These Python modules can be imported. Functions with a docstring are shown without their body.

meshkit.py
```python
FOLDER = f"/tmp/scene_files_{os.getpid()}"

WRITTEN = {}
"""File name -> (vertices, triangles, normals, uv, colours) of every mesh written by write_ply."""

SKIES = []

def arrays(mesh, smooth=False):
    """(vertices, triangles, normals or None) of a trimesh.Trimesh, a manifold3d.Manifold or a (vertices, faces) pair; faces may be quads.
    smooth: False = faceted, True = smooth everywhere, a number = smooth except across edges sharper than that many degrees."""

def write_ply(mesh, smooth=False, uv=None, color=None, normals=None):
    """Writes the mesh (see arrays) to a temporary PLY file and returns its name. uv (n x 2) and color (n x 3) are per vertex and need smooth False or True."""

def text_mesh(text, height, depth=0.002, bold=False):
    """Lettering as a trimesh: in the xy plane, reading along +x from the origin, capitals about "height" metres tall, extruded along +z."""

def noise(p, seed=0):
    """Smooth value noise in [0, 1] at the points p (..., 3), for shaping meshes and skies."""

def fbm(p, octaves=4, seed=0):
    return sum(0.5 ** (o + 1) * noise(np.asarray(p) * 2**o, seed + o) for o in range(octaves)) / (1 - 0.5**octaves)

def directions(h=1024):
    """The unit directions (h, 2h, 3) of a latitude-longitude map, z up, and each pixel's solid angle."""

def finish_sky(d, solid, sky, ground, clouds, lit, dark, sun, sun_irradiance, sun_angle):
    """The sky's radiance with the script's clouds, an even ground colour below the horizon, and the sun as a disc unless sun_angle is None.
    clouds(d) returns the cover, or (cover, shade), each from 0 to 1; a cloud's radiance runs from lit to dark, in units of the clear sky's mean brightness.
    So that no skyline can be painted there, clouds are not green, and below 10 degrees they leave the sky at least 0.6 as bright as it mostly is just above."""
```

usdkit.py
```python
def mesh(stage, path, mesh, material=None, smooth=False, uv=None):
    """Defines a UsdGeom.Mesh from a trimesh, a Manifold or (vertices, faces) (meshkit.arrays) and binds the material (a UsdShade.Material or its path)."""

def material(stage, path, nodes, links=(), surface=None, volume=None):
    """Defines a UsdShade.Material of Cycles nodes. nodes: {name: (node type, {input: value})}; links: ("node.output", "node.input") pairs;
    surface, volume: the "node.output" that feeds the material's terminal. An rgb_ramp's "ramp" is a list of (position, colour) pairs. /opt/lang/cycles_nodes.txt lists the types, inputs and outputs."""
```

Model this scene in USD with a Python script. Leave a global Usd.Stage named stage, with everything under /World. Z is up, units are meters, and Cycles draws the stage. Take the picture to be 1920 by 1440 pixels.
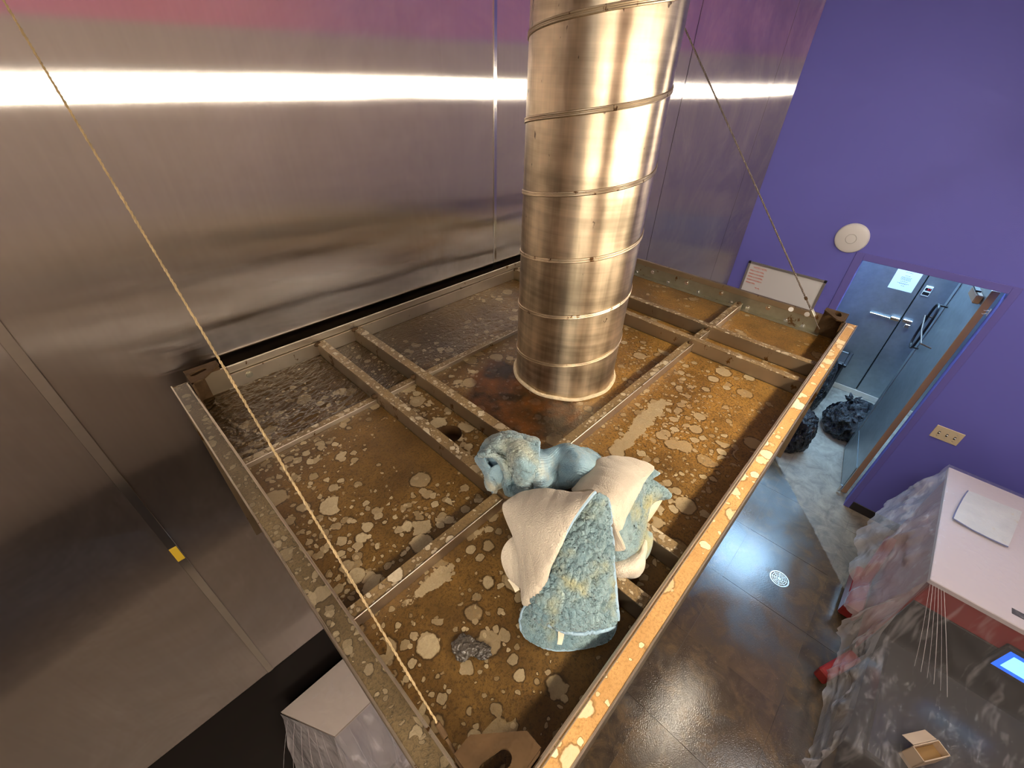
import math, random
import numpy as np
import trimesh
from scipy.interpolate import RectBivariateSpline
from shapely.geometry import Polygon, Point, box as sbox
from pxr import Usd, UsdGeom, UsdLux, UsdShade, Gf, Sdf, Vt
import usdkit, meshkit

random.seed(7)
RNG = np.random.default_rng(7)
stage = Usd.Stage.CreateInMemory()
UsdGeom.SetStageUpAxis(stage, 'Z')
UsdGeom.SetStageMetersPerUnit(stage, 1.0)
UsdGeom.Xform.Define(stage, '/World')
UsdGeom.Scope.Define(stage, '/World/Looks')

# ------------------------------------------------------------------ camera, exposure, lamps
CAM_H, YAW, PITCH, ROLL, FPX = 3.2058, -0.0357, -0.6416, 0.0317, 793.33
EXPOSURE = 0.0
LAMP_RADIANCE = 62.0
LAMP_COLOUR = (1.0, 0.87, 0.69)
CEIL_FILL_RADIANCE = 15.0
CEIL_FILL_COLOUR = (1.0, 0.95, 0.92)
STORE_RADIANCE = 26.0
STORE_COLOUR = (0.40, 0.68, 1.0)
a_ = math.pi / 4 + YAW
fwd = np.array([math.cos(a_) * math.cos(PITCH), math.sin(a_) * math.cos(PITCH), math.sin(PITCH)])
rgt = np.array([math.sin(a_), -math.cos(a_), 0.0])
upv = np.cross(rgt, fwd)
rgt, upv = math.cos(ROLL) * rgt + math.sin(ROLL) * upv, -math.sin(ROLL) * rgt + math.cos(ROLL) * upv
cam = UsdGeom.Camera.Define(stage, '/World/camera')
cam.AddTransformOp().Set(Gf.Matrix4d(*rgt, 0, *upv, 0, *(-fwd), 0, 0, 0, CAM_H, 1))
cam.CreateHorizontalApertureAttr(36.0)
cam.CreateFocalLengthAttr(36.0 * FPX / 1920)
cam.CreateClippingRangeAttr((0.02, 100.0))
cam.CreateExposureAttr(EXPOSURE)

# ------------------------------------------------------------------ helpers
used = {}
def numbered(parent, name):
    k = (parent, name)
    used[k] = used.get(k, -1) + 1
    return name if used[k] == 0 else '%s_%03d' % (name, used[k])

def meta(prim, label=None, cat=None, group=None, kind=None):
    for k, v in (('label', label), ('category', cat), ('group', group), ('kind', kind)):
        if v:
            prim.SetCustomDataByKey(k, v)

LOC = {'/World': np.zeros(3)}
def thing(name, label=None, cat=None, loc=(0, 0, 0), group=None, kind=None):
    p = '/World/' + numbered('/World', name)
    x = UsdGeom.Xform.Define(stage, p)
    x.AddTranslateOp().Set(Gf.Vec3d(*[float(c) for c in loc]))
    LOC[p] = np.array(loc, float)
    meta(x.GetPrim(), label, cat, group, kind)
    return p

def part(parent, name, mesh, mat, label=None, kind=None, smooth=30):
    """mesh in world coordinates; parent a thing or a part of one"""
    p = parent + '/' + numbered(parent, name)
    v, f, n = meshkit.arrays(mesh, smooth)
    off = LOC[parent]
    LOC[p] = off
    m = usdkit.mesh(stage, p, (v - off, f), M[mat], smooth=False)
    if n is not None:
        m.CreateNormalsAttr(Vt.Vec3fArray.FromNumpy(n.astype(np.float32)))
        m.SetNormalsInterpolation('vertex')
    meta(m.GetPrim(), label, None, None, kind)
    return p

def cat_(*ms):
    ms = [m for m in ms if m is not None]
    return trimesh.util.concatenate(ms)

def bx(x0, x1, y0, y1, z0, z1, b=0.0):
    lo, hi = np.minimum([x0, y0, z0], [x1, y1, z1]), np.maximum([x0, y0, z0], [x1, y1, z1])
    if b <= 0:
        m = trimesh.creation.box(hi - lo)
        m.apply_translation((lo + hi) / 2)
        return m
    b = min(b, 0.45 * (hi - lo).min())
    pts = []
    for c in np.ndindex(2, 2, 2):
        s = np.array(c) * 2 - 1
        corner = np.where(np.array(c), hi, lo)
        for k in range(3):
            q = corner - s * b
            q[k] = corner[k]
            pts.append(q)
    return trimesh.Trimesh(np.array(pts)).convex_hull

def obox(c, ux, uy, uz, sx, sy, sz, b=0.0):
    m = bx(-sx / 2, sx / 2, -sy / 2, sy / 2, -sz / 2, sz / 2, b)
    T = np.eye(4)
    T[:3, 0], T[:3, 1], T[:3, 2], T[:3, 3] = ux, uy, uz, c
    m.apply_transform(T)
    return m

def cyl(p0, p1, r, n=20, r1=None):
    p0, p1 = np.array(p0, float), np.array(p1, float)
    return tube([p0, p1], [r, r if r1 is None else r1], n)

def tube(path, r, n=8, closed=False, cap=True):
    p = np.asarray(path, float)
    r = np.broadcast_to(np.asarray(r, float), (len(p),))
    if closed:
        t = np.roll(p, -1, 0) - np.roll(p, 1, 0)
    else:
        t = np.gradient(p, axis=0)
    t /= np.linalg.norm(t, axis=1, keepdims=True) + 1e-12
    a = np.zeros_like(p)
    ref = np.array([0, 0, 1.0]) if abs(t[0][2]) < 0.9 else np.array([1.0, 0, 0])
    a0 = np.cross(t[0], ref)
    a0 /= np.linalg.norm(a0)
    for i in range(len(p)):
        a0 = a0 - t[i] * (a0 @ t[i])
        a0 /= np.linalg.norm(a0) + 1e-12
        a[i] = a0
    b = np.cross(t, a)
    ang = np.arange(n) * 2 * np.pi / n
    v = p[:, None] + r[:, None, None] * (np.cos(ang)[None, :, None] * a[:, None] + np.sin(ang)[None, :, None] * b[:, None])
    v = v.reshape(-1, 3)
    f = []
    m = len(p)
    for i in range(m if closed else m - 1):
        k = (i + 1) % m
        for j in range(n):
            l = (j + 1) % n
            f += [[i * n + j, i * n + l, k * n + l], [i * n + j, k * n + l, k * n + j]]
    if cap and not closed:
        c0, c1 = len(v), len(v) + 1
        v = np.vstack([v, p[0], p[-1]])
        for j in range(n):
            l = (j + 1) % n
            f += [[c0, l, j], [c1, (m - 1) * n + j, (m - 1) * n + l]]
    return trimesh.Trimesh(v, np.array(f), process=False)

def ext(poly, h, T):
    m = trimesh.creation.extrude_polygon(poly, h, engine='earcut')
    m.apply_transform(T)
    return m

def frame(o, ux, uy, uz):
    T = np.eye(4)
    T[:3, 0], T[:3, 1], T[:3, 2], T[:3, 3] = ux, uy, uz, o
    return T

def grid_mesh(G, thick=0.0):
    """G (nu, nv, 3) grid of points -> mesh, optionally solidified"""
    nu, nv = G.shape[:2]
    du, dv = np.gradient(G, axis=0), np.gradient(G, axis=1)
    N = np.cross(du, dv)
    N /= np.linalg.norm(N, axis=2, keepdims=True) + 1e-12
    if (N @ np.array([-0.45, -0.4, 0.8])).mean() < 0:
        N = -N
    i, j = np.meshgrid(np.arange(nu - 1), np.arange(nv - 1), indexing='ij')
    q = np.stack([i * nv + j, (i + 1) * nv + j, (i + 1) * nv + j + 1, i * nv + j + 1], -1).reshape(-1, 4)
    f = np.vstack([q[:, [0, 1, 2]], q[:, [0, 2, 3]]])
    v = G.reshape(-1, 3)
    fn = np.cross(v[f[:, 1]] - v[f[:, 0]], v[f[:, 2]] - v[f[:, 0]]).mean(0)
    if fn @ N.reshape(-1, 3).mean(0) < 0:
        f = f[:, ::-1]
    if thick <= 0:
        return trimesh.Trimesh(v, f, process=False), N
    n = N.reshape(-1, 3)
    top, bot = v + n * thick / 2, v - n * thick / 2
    K = len(v)
    rim = np.concatenate([np.arange(nv), np.arange(1, nu) * nv + nv - 1, (nu - 1) * nv + np.arange(nv - 2, -1, -1), np.arange(nu - 2, 0, -1) * nv])
    r2 = np.roll(rim, -1)
    side = np.vstack([np.stack([rim, r2, r2 + K], 1), np.stack([rim, r2 + K, rim + K], 1)])
    m = trimesh.Trimesh(np.vstack([top, bot]), np.vstack([f, f[:, ::-1] + K, side]), process=False)
    return m, N

def spline_grid(rows, nu=40, nv=40):
    A = np.array(rows, float)
    r, c = A.shape[:2]
    u, v = np.linspace(0, 1, r), np.linspace(0, 1, c)
    U, V = np.linspace(0, 1, nu), np.linspace(0, 1, nv)
    return np.stack([RectBivariateSpline(u, v, A[:, :, k], kx=min(3, r - 1), ky=min(3, c - 1))(U, V) for k in range(3)], -1)

# ------------------------------------------------------------------ materials
class Ref(str):
    pass
class Nd:
    def __init__(s, name): s.__dict__['n'] = name
    def __getattr__(s, o): return Ref(s.n + '.' + o)
class Gr:
    def __init__(s): s.nodes, s.links = {}, []
    def __call__(s, kind, **kw):
        name = 'n%d' % len(s.nodes)
        vals = {}
        for k, v in kw.items():
            if isinstance(v, Ref): s.links.append((str(v), name + '.' + k))
            else: vals[k] = v
        s.nodes[name] = (kind, vals)
        return Nd(name)
    def math(s, op, a, b=0.0, c=0.0, clamp=False):
        return s('math', math_type=op, value1=a, value2=b, value3=c, use_clamp=clamp).value
    def mix(s, f, a, b, t='mix'):
        return s('mix', mix_type=t, fac=f, color1=a, color2=b).color
    def ramp(s, f, stops): return s('rgb_ramp', fac=f, ramp=stops).color
    def noise(s, vec, scale, detail=3, rough=0.55, dist=0.0):
        return s('noise_texture', vector=vec, scale=scale, detail=detail, roughness=rough, distortion=dist)
    def pos(s): return s('geometry').position
    def scaled(s, vec, sc, loc=(0, 0, 0)): return s('mapping', vector=vec, scale=sc, location=loc).vector
    def step(s, v, a, b): return s('map_range', range_type='smoothstep', value=v, from_min=a, from_max=b, to_min=0.0, to_max=1.0, clamp=True).result
    def bump(s, h, dist=0.002, strength=1.0, **k): return s('bump', height=h, distance=dist, strength=strength, **k).normal
M = {}
def done(g, name, surf):
    M[name] = usdkit.material(stage, '/World/Looks/' + name, g.nodes, [(str(a), str(b)) for a, b in g.links], surface=str(surf))

def plain(name, col, rough=0.5, metal=0.0, var=0.12, scale=8.0, bump=0.0, bscale=60.0, spec=0.5, **kw):
    g = Gr()
    P = g.pos()
    c = tuple(col) if var < 0.08 else g.mix(g.noise(P, scale, 2).fac, tuple(np.array(col) * (1 - var)), tuple(np.minimum(np.array(col) * (1 + var), 1)))
    a = dict(base_color=c, roughness=rough, metallic=metal, specular_ior_level=spec, **kw)
    if bump > 0:
        a['normal'] = g.bump(g.noise(P, bscale, 1).fac, bump)
    done(g, name, g('principled_bsdf', **a).BSDF)

def emit(name, col, strength):
    g = Gr()
    done(g, name, g('emission', color=col, strength=strength).emission)

def steel(name, col, rough, aniso, tangent, smear=0.25, sc=(2, 2, 2), dirt=None):
    g = Gr()
    P = g.pos()
    cloud = g.noise(P, 2.0, 4, 0.7, 0.8).fac
    line = g.noise(g.scaled(P, sc), 6.0, 2, 0.7).fac
    k = g.math('add', g.math('multiply', g.math('subtract', cloud, 0.5), smear * 1.4), g.math('multiply', g.math('subtract', line, 0.5), smear * 0.8))
    c = g.mix(g.math('add', k, 0.5, clamp=True), tuple(np.array(col) * 0.62), tuple(np.minimum(np.array(col) * 1.3, 1)))
    if dirt:
        d = g.step(g.noise(g.scaled(P, (1, 1, 0.55)), dirt[0], 4, 0.7).fac, dirt[1], dirt[1] + 0.06)
        c = g.mix(d, c, dirt[2])
    r = g.math('add', rough, g.math('multiply', g.math('subtract', cloud, 0.5), 0.10), clamp=True)
    if tangent is None:   # grain round the duct's axis
        t = g('vector_math', math_type='cross_product', vector1=(0, 0, 1), vector2=g('vector_math', math_type='subtract', vector1=P, vector2=(0.780, 0.537, 0)).vector).vector
    else:
        t = g('combine_xyz', x=float(tangent[0]), y=float(tangent[1]), z=float(tangent[2])).vector
    a = dict(base_color=c, metallic=1.0, roughness=r, anisotropic=aniso, tangent=t)
    done(g, name, g('principled_bsdf', **a).BSDF)

def grained(name, col, rough, aniso):
    """sheet steel with an upright grain: what it mirrors is smeared sideways"""
    g = Gr()
    P = g.pos()
    cloud = g.noise(P, 2.0, 5, 0.72, 0.9).fac
    line = g.noise(g.scaled(P, (16, 16, 0.35)), 6.0, 2, 0.7).fac
    k = g.math('add', g.math('multiply', cloud, 0.86), g.math('multiply', line, 0.14))
    c = g.mix(g.step(k, 0.25, 0.75), tuple(np.array(col) * 0.80), tuple(np.minimum(np.array(col) * 1.10, 1)))
    r = g.math('add', rough, g.math('multiply', g.math('subtract', cloud, 0.5), 0.10))
    done(g, name, g('glossy_bsdf', color=c, roughness=r, anisotropy=aniso, tangent=g('combine_xyz', x=1.0, y=0.0, z=0.0).vector).BSDF)
grained('panel_steel', (0.66, 0.62, 0.60), 0.205, -0.91)
steel('batten_steel', (0.55, 0.52, 0.48), 0.18, 0.8, (1, 0, 0), sc=(3, 3, 12))
def duct_mat(name, col):
    g = Gr()
    P = g.pos()
    roll = g.noise(g.scaled(P, (1.5, 1.5, 75)), 1.0, 3, 0.65).fac
    drip = g.noise(g.scaled(P, (34, 34, 1.3)), 1.0, 3, 0.6, 0.3).fac
    cloud = g.noise(P, 9, 3, 0.65).fac
    k = g.math('add', g.math('multiply', roll, 0.26), g.math('add', g.math('multiply', drip, 0.20), g.math('multiply', cloud, 0.56)))
    c = g.mix(g.step(k, 0.34, 0.70), tuple(np.array(col) * 0.50), tuple(np.minimum(np.array(col) * 1.35, 1)))
    zz_ = g('separate_xyz', vector=P).z
    fl = g.noise(g.scaled(P, (1, 1, 0.5)), 44, 3, 0.72).fac
    d = g.step(g.math('add', fl, g.math('multiply', g.step(zz_, 2.95, 3.35), 0.09)), 0.705, 0.735)
    c = g.mix(d, c, (0.05, 0.025, 0.008))
    r = g.math('add', 0.24, g.math('multiply', drip, 0.22))
    done(g, name, g('principled_bsdf', base_color=c, metallic=g.math('subtract', 1.0, g.math('multiply', d, 0.8)), roughness=r, anisotropic=0.8, tangent=g('combine_xyz', x=0.0, y=0.0, z=1.0).vector).BSDF)
duct_mat('duct_steel', (0.58, 0.47, 0.325))
steel('seam_steel', (0.50, 0.40, 0.27), 0.38, 0.0, (1, 0, 0), smear=0.6, sc=(8, 8, 8), dirt=(40, 0.60, (0.10, 0.05, 0.02)))
steel('beam_steel', (0.37, 0.295, 0.20), 0.46, 0.2, (1, 0, 0), smear=0.5, sc=(3, 3, 3), dirt=(22, 0.60, (0.16, 0.085, 0.03)))
steel('rim_steel', (0.55, 0.47, 0.36), 0.40, 0.2, (1, 0, 0), smear=0.4, sc=(4, 4, 4), dirt=(40, 0.63, (0.15, 0.08, 0.03)))
steel('door_steel', (0.42, 0.47, 0.49), 0.42, 0.3, (0, 0, 1), smear=0.5, sc=(3, 3, 3))
steel('chrome', (0.8, 0.8, 0.8), 0.15, 0.0, (1, 0, 0), smear=0.1)
steel('zinc', (0.36, 0.34, 0.26), 0.45, 0.0, (1, 0, 0), smear=0.6, sc=(6, 6, 6), dirt=(30, 0.62, (0.18, 0.10, 0.04)))

def grease(name, dark, tan, pale, dens, fields=False, rough=0.36, sizes=(20, 38, 80)):
    """brown grease film with pale spots where it has beaded off; the pan's own fields (where spots crowd, bare metal, rust, wet wrinkles, painted-in stronger light) come with its mesh"""
    g = Gr()
    P = g.pos()
    wob = g('vector_math', math_type='scale', vector1=g('vector_math', math_type='subtract', vector1=g.noise(P, 70, 2, 0.6).color, vector2=(0.5, 0.5, 0.5)).vector, scale=0.011).vector
    Q = g('vector_math', math_type='add', vector1=P, vector2=wob).vector
    field = g.noise(P, 7.5, 2, 0.6).fac
    crowd = g('attribute', attribute='crowd').fac if fields else 0.5
    spot, ring = None, None
    for k, (sc, rmax) in enumerate(zip(sizes, (0.42, 0.42, 0.38))):
        v = g('voronoi_texture', dimensions='2D', feature='f1', vector=g.scaled(Q, (1, 1, 1), (0.37 * k, 0.21 * k, 0)), scale=float(sc))
        s = g('separate_color', color=v.color)
        lim = g.math('multiply', g.math('add', crowd, g.math('multiply', g.math('subtract', field, 0.5), 1.6)), dens[k])
        gate = g.math('less_than', s.g, lim)
        r = g.math('multiply', g.math('add', 0.30, g.math('multiply', s.r, 0.70)), g.math('multiply', gate, rmax))
        d = g.math('subtract', r, v.distance)
        m = g.math('multiply', g.step(d, 0.0, 0.05), g.math('add', 0.30, g.math('multiply', s.b, 0.70)))
        o = g.step(d, -0.08, 0.01)
        spot = m if spot is None else g.math('maximum', spot, m)
        ring = o if ring is None else g.math('maximum', ring, o)
    if fields:
        bare = g('attribute', attribute='bare').fac
        pm = g.step(g.math('add', bare, g.math('multiply', g.math('subtract', g.noise(Q, 30, 4, 0.65).fac, 0.5), 1.5)), 0.50, 0.56)
        spot = g.math('maximum', spot, g.math('multiply', pm, 0.85))
        ring = g.math('maximum', ring, pm)
    fine = g.noise(P, 260, 2, 0.7).fac
    mid = g.noise(P, 9, 4, 0.6).fac
    c = g.ramp(mid, [(0.25, dark), (0.72, tan)])
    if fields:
        c = g.mix(g('attribute', attribute='amber').fac, c, g.ramp(mid, [(0.25, (0.13, 0.062, 0.011)), (0.72, (0.34, 0.175, 0.035))]))  # front right grease painted lighter and more orange where the light is stronger
    c = g.mix(g.step(fine, 0.42, 0.72), c, g.mix(0.72, c, tuple(np.array(dark) * 0.8)))
    c = g.mix(g.math('multiply', g.math('subtract', ring, g.step(spot, 0.0, 0.3), clamp=True), 0.75), c, tuple(np.array(dark) * 0.4))
    pc = g.mix(fine, tuple(np.array(pale) * 0.62), tuple(np.minimum(np.array(pale) * 1.2, 1)))
    c = g.mix(g.math('multiply', spot, 0.85), c, pc)
    rgh = g.math('add', g.math('multiply', spot, 0.10), rough)
    h = g.math('multiply', fine, 0.3)
    if fields:
        rm = g.step(g.math('add', g('attribute', attribute='rust').fac, g.math('multiply', g.math('subtract', g.noise(P, 16, 4, 0.6).fac, 0.5), 0.9)), 0.25, 0.62)
        c = g.mix(g.math('multiply', rm, 0.93), c, g.ramp(g.noise(P, 16, 3).fac, [(0.40, (0.010, 0.004, 0.001)), (0.78, (0.13, 0.040, 0.005))]))
        rgh = g.math('subtract', rgh, g.math('multiply', rm, 0.14))
        w = g('attribute', attribute='wet').fac
        c = g.mix(g.math('multiply', g.math('multiply', w, 0.78), g.math('subtract', 1.0, g.math('multiply', spot, 0.55))), c, (0.022, 0.012, 0.004))
        rgh = g.math('subtract', rgh, g.math('multiply', w, 0.10))
        h = g.math('add', h, g.math('multiply', g.math('multiply', g.noise(g.scaled(P, (1, 1.7, 1)), 75, 2, 0.55, 1.0).fac, w), 1.5))
    nrm = g.bump(h, 0.0022)
    done(g, name, g('principled_bsdf', base_color=c, roughness=rgh, normal=nrm).BSDF)

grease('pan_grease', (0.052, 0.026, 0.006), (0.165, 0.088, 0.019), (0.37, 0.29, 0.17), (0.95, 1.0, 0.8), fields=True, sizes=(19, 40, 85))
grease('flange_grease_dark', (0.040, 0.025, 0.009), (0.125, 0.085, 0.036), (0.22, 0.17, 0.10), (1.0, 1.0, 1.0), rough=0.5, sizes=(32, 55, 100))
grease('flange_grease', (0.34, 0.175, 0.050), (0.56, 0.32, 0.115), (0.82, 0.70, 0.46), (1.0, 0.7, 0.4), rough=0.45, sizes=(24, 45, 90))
grease('beam_grease', (0.11, 0.068, 0.026), (0.24, 0.155, 0.065), (0.50, 0.42, 0.29), (0.8, 0.9, 0.8), rough=0.45, sizes=(34, 70, 120))

plain('purple_paint', (0.140, 0.140, 0.53), 0.55, var=0.06, bump=0.0006, bscale=220)
plain('purple_trim', (0.140, 0.125, 0.44), 0.5, var=0.06)
plain('baseboard_black', (0.02, 0.018, 0.02), 0.4)
plain('pink_paint', (0.74, 0.27, 0.34), 0.6)
plain('tan_wall', (0.52, 0.43, 0.35), 0.6, var=0.2, scale=2)
plain('pale_concrete', (0.30, 0.25, 0.19), 0.5, var=0.3, scale=3)
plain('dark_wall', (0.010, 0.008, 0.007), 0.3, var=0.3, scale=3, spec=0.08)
plain('ceiling_paint', (0.55, 0.50, 0.48), 0.7)
plain('white_plastic', (0.72, 0.71, 0.68), 0.35, var=0.03)
plain('white_board', (0.70, 0.70, 0.69), 0.2, var=0.02)
plain('alu', (0.55, 0.54, 0.52), 0.35, metal=0.9, var=0.05)
plain('black_plastic', (0.012, 0.012, 0.014), 0.35)
plain('red_ink', (0.72, 0.16, 0.10), 0.5)
plain('grey_ink', (0.22, 0.26, 0.32), 0.5)
plain('paper', (0.80, 0.84, 0.82), 0.6, var=0.03)
plain('ivory', (0.66, 0.55, 0.36), 0.35, var=0.03)
plain('red_body', (0.30, 0.020, 0.018), 0.3, var=0.1)
plain('black_body', (0.018, 0.016, 0.014), 0.22, var=0.3)
plain('board_pink', (0.66, 0.585, 0.60), 0.45, var=0.04, scale=4)
plain('cream_lid', (0.62, 0.53, 0.43), 0.45, var=0.06)
plain('oven_grey', (0.30, 0.27, 0.27), 0.4, var=0.2)
plain('cardboard', (0.34, 0.20, 0.07), 0.7, var=0.1)
plain('cardboard_edge', (0.62, 0.48, 0.34), 0.7, var=0.1)
plain('rust_dark', (0.055, 0.030, 0.012), 0.7, spec=0.15, var=0.5, scale=40, bump=0.001, bscale=150)
plain('rust_brown', (0.06, 0.028, 0.009), 0.5, var=0.5, scale=45)
plain('clump', (0.055, 0.045, 0.035), 0.3, var=0.8, scale=90, bump=0.003, bscale=160)
plain('rope', (0.27, 0.19, 0.09), 0.6, var=0.45, scale=80)
plain('wire', (0.13, 0.105, 0.09), 0.45, metal=0.3, var=0.3, scale=60)
plain('tan_edge', (0.36, 0.22, 0.12), 0.5, var=0.12)
plain('threshold', (0.62, 0.55, 0.44), 0.5)
plain('yellow_tape', (0.62, 0.42, 0.03), 0.5)
plain('hem_blue', (0.27, 0.39, 0.48), 0.8, var=0.1, bump=0.0008, bscale=500)
plain('label_cream', (0.72, 0.64, 0.48), 0.8)
plain('hem_dark_blue', (0.12, 0.15, 0.33), 0.8)
plain('housing_white', (0.7, 0.69, 0.66), 0.4)
plain('dark_pit', (0.01, 0.01, 0.01), 0.5)
plain('apron_black', (0.012, 0.011, 0.012), 0.8, bump=0.002, bscale=40)
plain('caulk', (0.55, 0.44, 0.28), 0.6, var=0.35, scale=60, bump=0.002, bscale=120)
emit('lamp_glow', LAMP_COLOUR, LAMP_RADIANCE)
emit('ceiling_glow', CEIL_FILL_COLOUR, CEIL_FILL_RADIANCE)
emit('store_glow', STORE_COLOUR, STORE_RADIANCE)
emit('lcd_glow', (0.20, 0.62, 1.0), 2.6)
emit('lcd_edge', (0.02, 0.13, 1.0), 1.6)
emit('led_red', (1.0, 0.05, 0.12), 0.9)

# towels
def cloth(name, c0, c1, scale, rough=0.9, rib=0.0, stain=None):
    g = Gr()
    P = g.pos()
    c = g.ramp(g.noise(P, scale, 4, 0.6).fac, [(0.3, c0), (0.7, c1)])
    if stain:
        c = g.mix(g.step(g.noise(P, stain[0], 3, 0.6).fac, stain[1], stain[1] + 0.2), c, stain[2])
    h = g.noise(P, 420, 1, 0.7).fac
    if rib > 0:
        w = g('wave_texture', wave_type='bands', bands_direction='diagonal', vector=P, scale=rib, distortion=1.5, detail=1.0).fac
        h = g.math('add', g.math('multiply', w, 1.2), g.math('multiply', h, 0.6))
    done(g, name, g('principled_bsdf', base_color=c, roughness=rough, normal=g.bump(h, 0.0016), sheen_weight=0.25, sheen_roughness=0.4, specular_ior_level=0.15).BSDF)
cloth('suede_cream', (0.50, 0.43, 0.335), (0.61, 0.54, 0.43), 14)
cloth('terry_blue', (0.125, 0.205, 0.235), (0.24, 0.325, 0.325), 20, stain=(13, 0.50, (0.36, 0.345, 0.18)))
cloth('terry_light', (0.155, 0.245, 0.275), (0.27, 0.36, 0.37), 18, stain=(9, 0.50, (0.33, 0.36, 0.29)))
cloth('ribbed_blue', (0.17, 0.28, 0.35), (0.30, 0.42, 0.46), 12, stain=(14, 0.52, (0.42, 0.42, 0.33)))
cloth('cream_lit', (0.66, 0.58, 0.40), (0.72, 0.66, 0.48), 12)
cloth('white_cloth', (0.64, 0.66, 0.66), (0.74, 0.75, 0.74), 10, stain=(9, 0.66, (0.62, 0.42, 0.10)))
cloth('pile_blue', (0.25, 0.37, 0.42), (0.42, 0.52, 0.50), 22, stain=(17, 0.46, (0.50, 0.48, 0.30)))

# clear film: mostly see-through, streaked with white haze where it is stretched
def film(name, base, streak, sc, centre=None, tint=(0.97, 0.97, 0.97)):
    g = Gr()
    P = g.pos()
    n1 = g.noise(g.scaled(P, sc), 7.0, 2, 0.65, 0.4).fac
    k = g.math('add', base, g.math('multiply', g.step(n1, 0.52, 0.75), streak))
    w = g('principled_bsdf', base_color=(0.78, 0.75, 0.75), roughness=0.16, specular_ior_level=0.8, normal=g.bump(n1, 0.012)).BSDF
    t = g('transparent_bsdf', color=tint).BSDF
    done(g, name, g('mix_closure', fac=k, closure1=t, closure2=w).closure)
film('film_clear', 0.10, 0.16, (1.2, 2.5, 0.5))
film('film_side', 0.36, 0.22, (1.5, 4, 0.8))
film('film_pleat', 0.55, 0.2, (5, 5, 0.8))
film('film_top', 0.10, 0.12, (4, 4, 4))
film('film_oven', 0.46, 0.40, (4, 2, 0.8))

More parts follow.
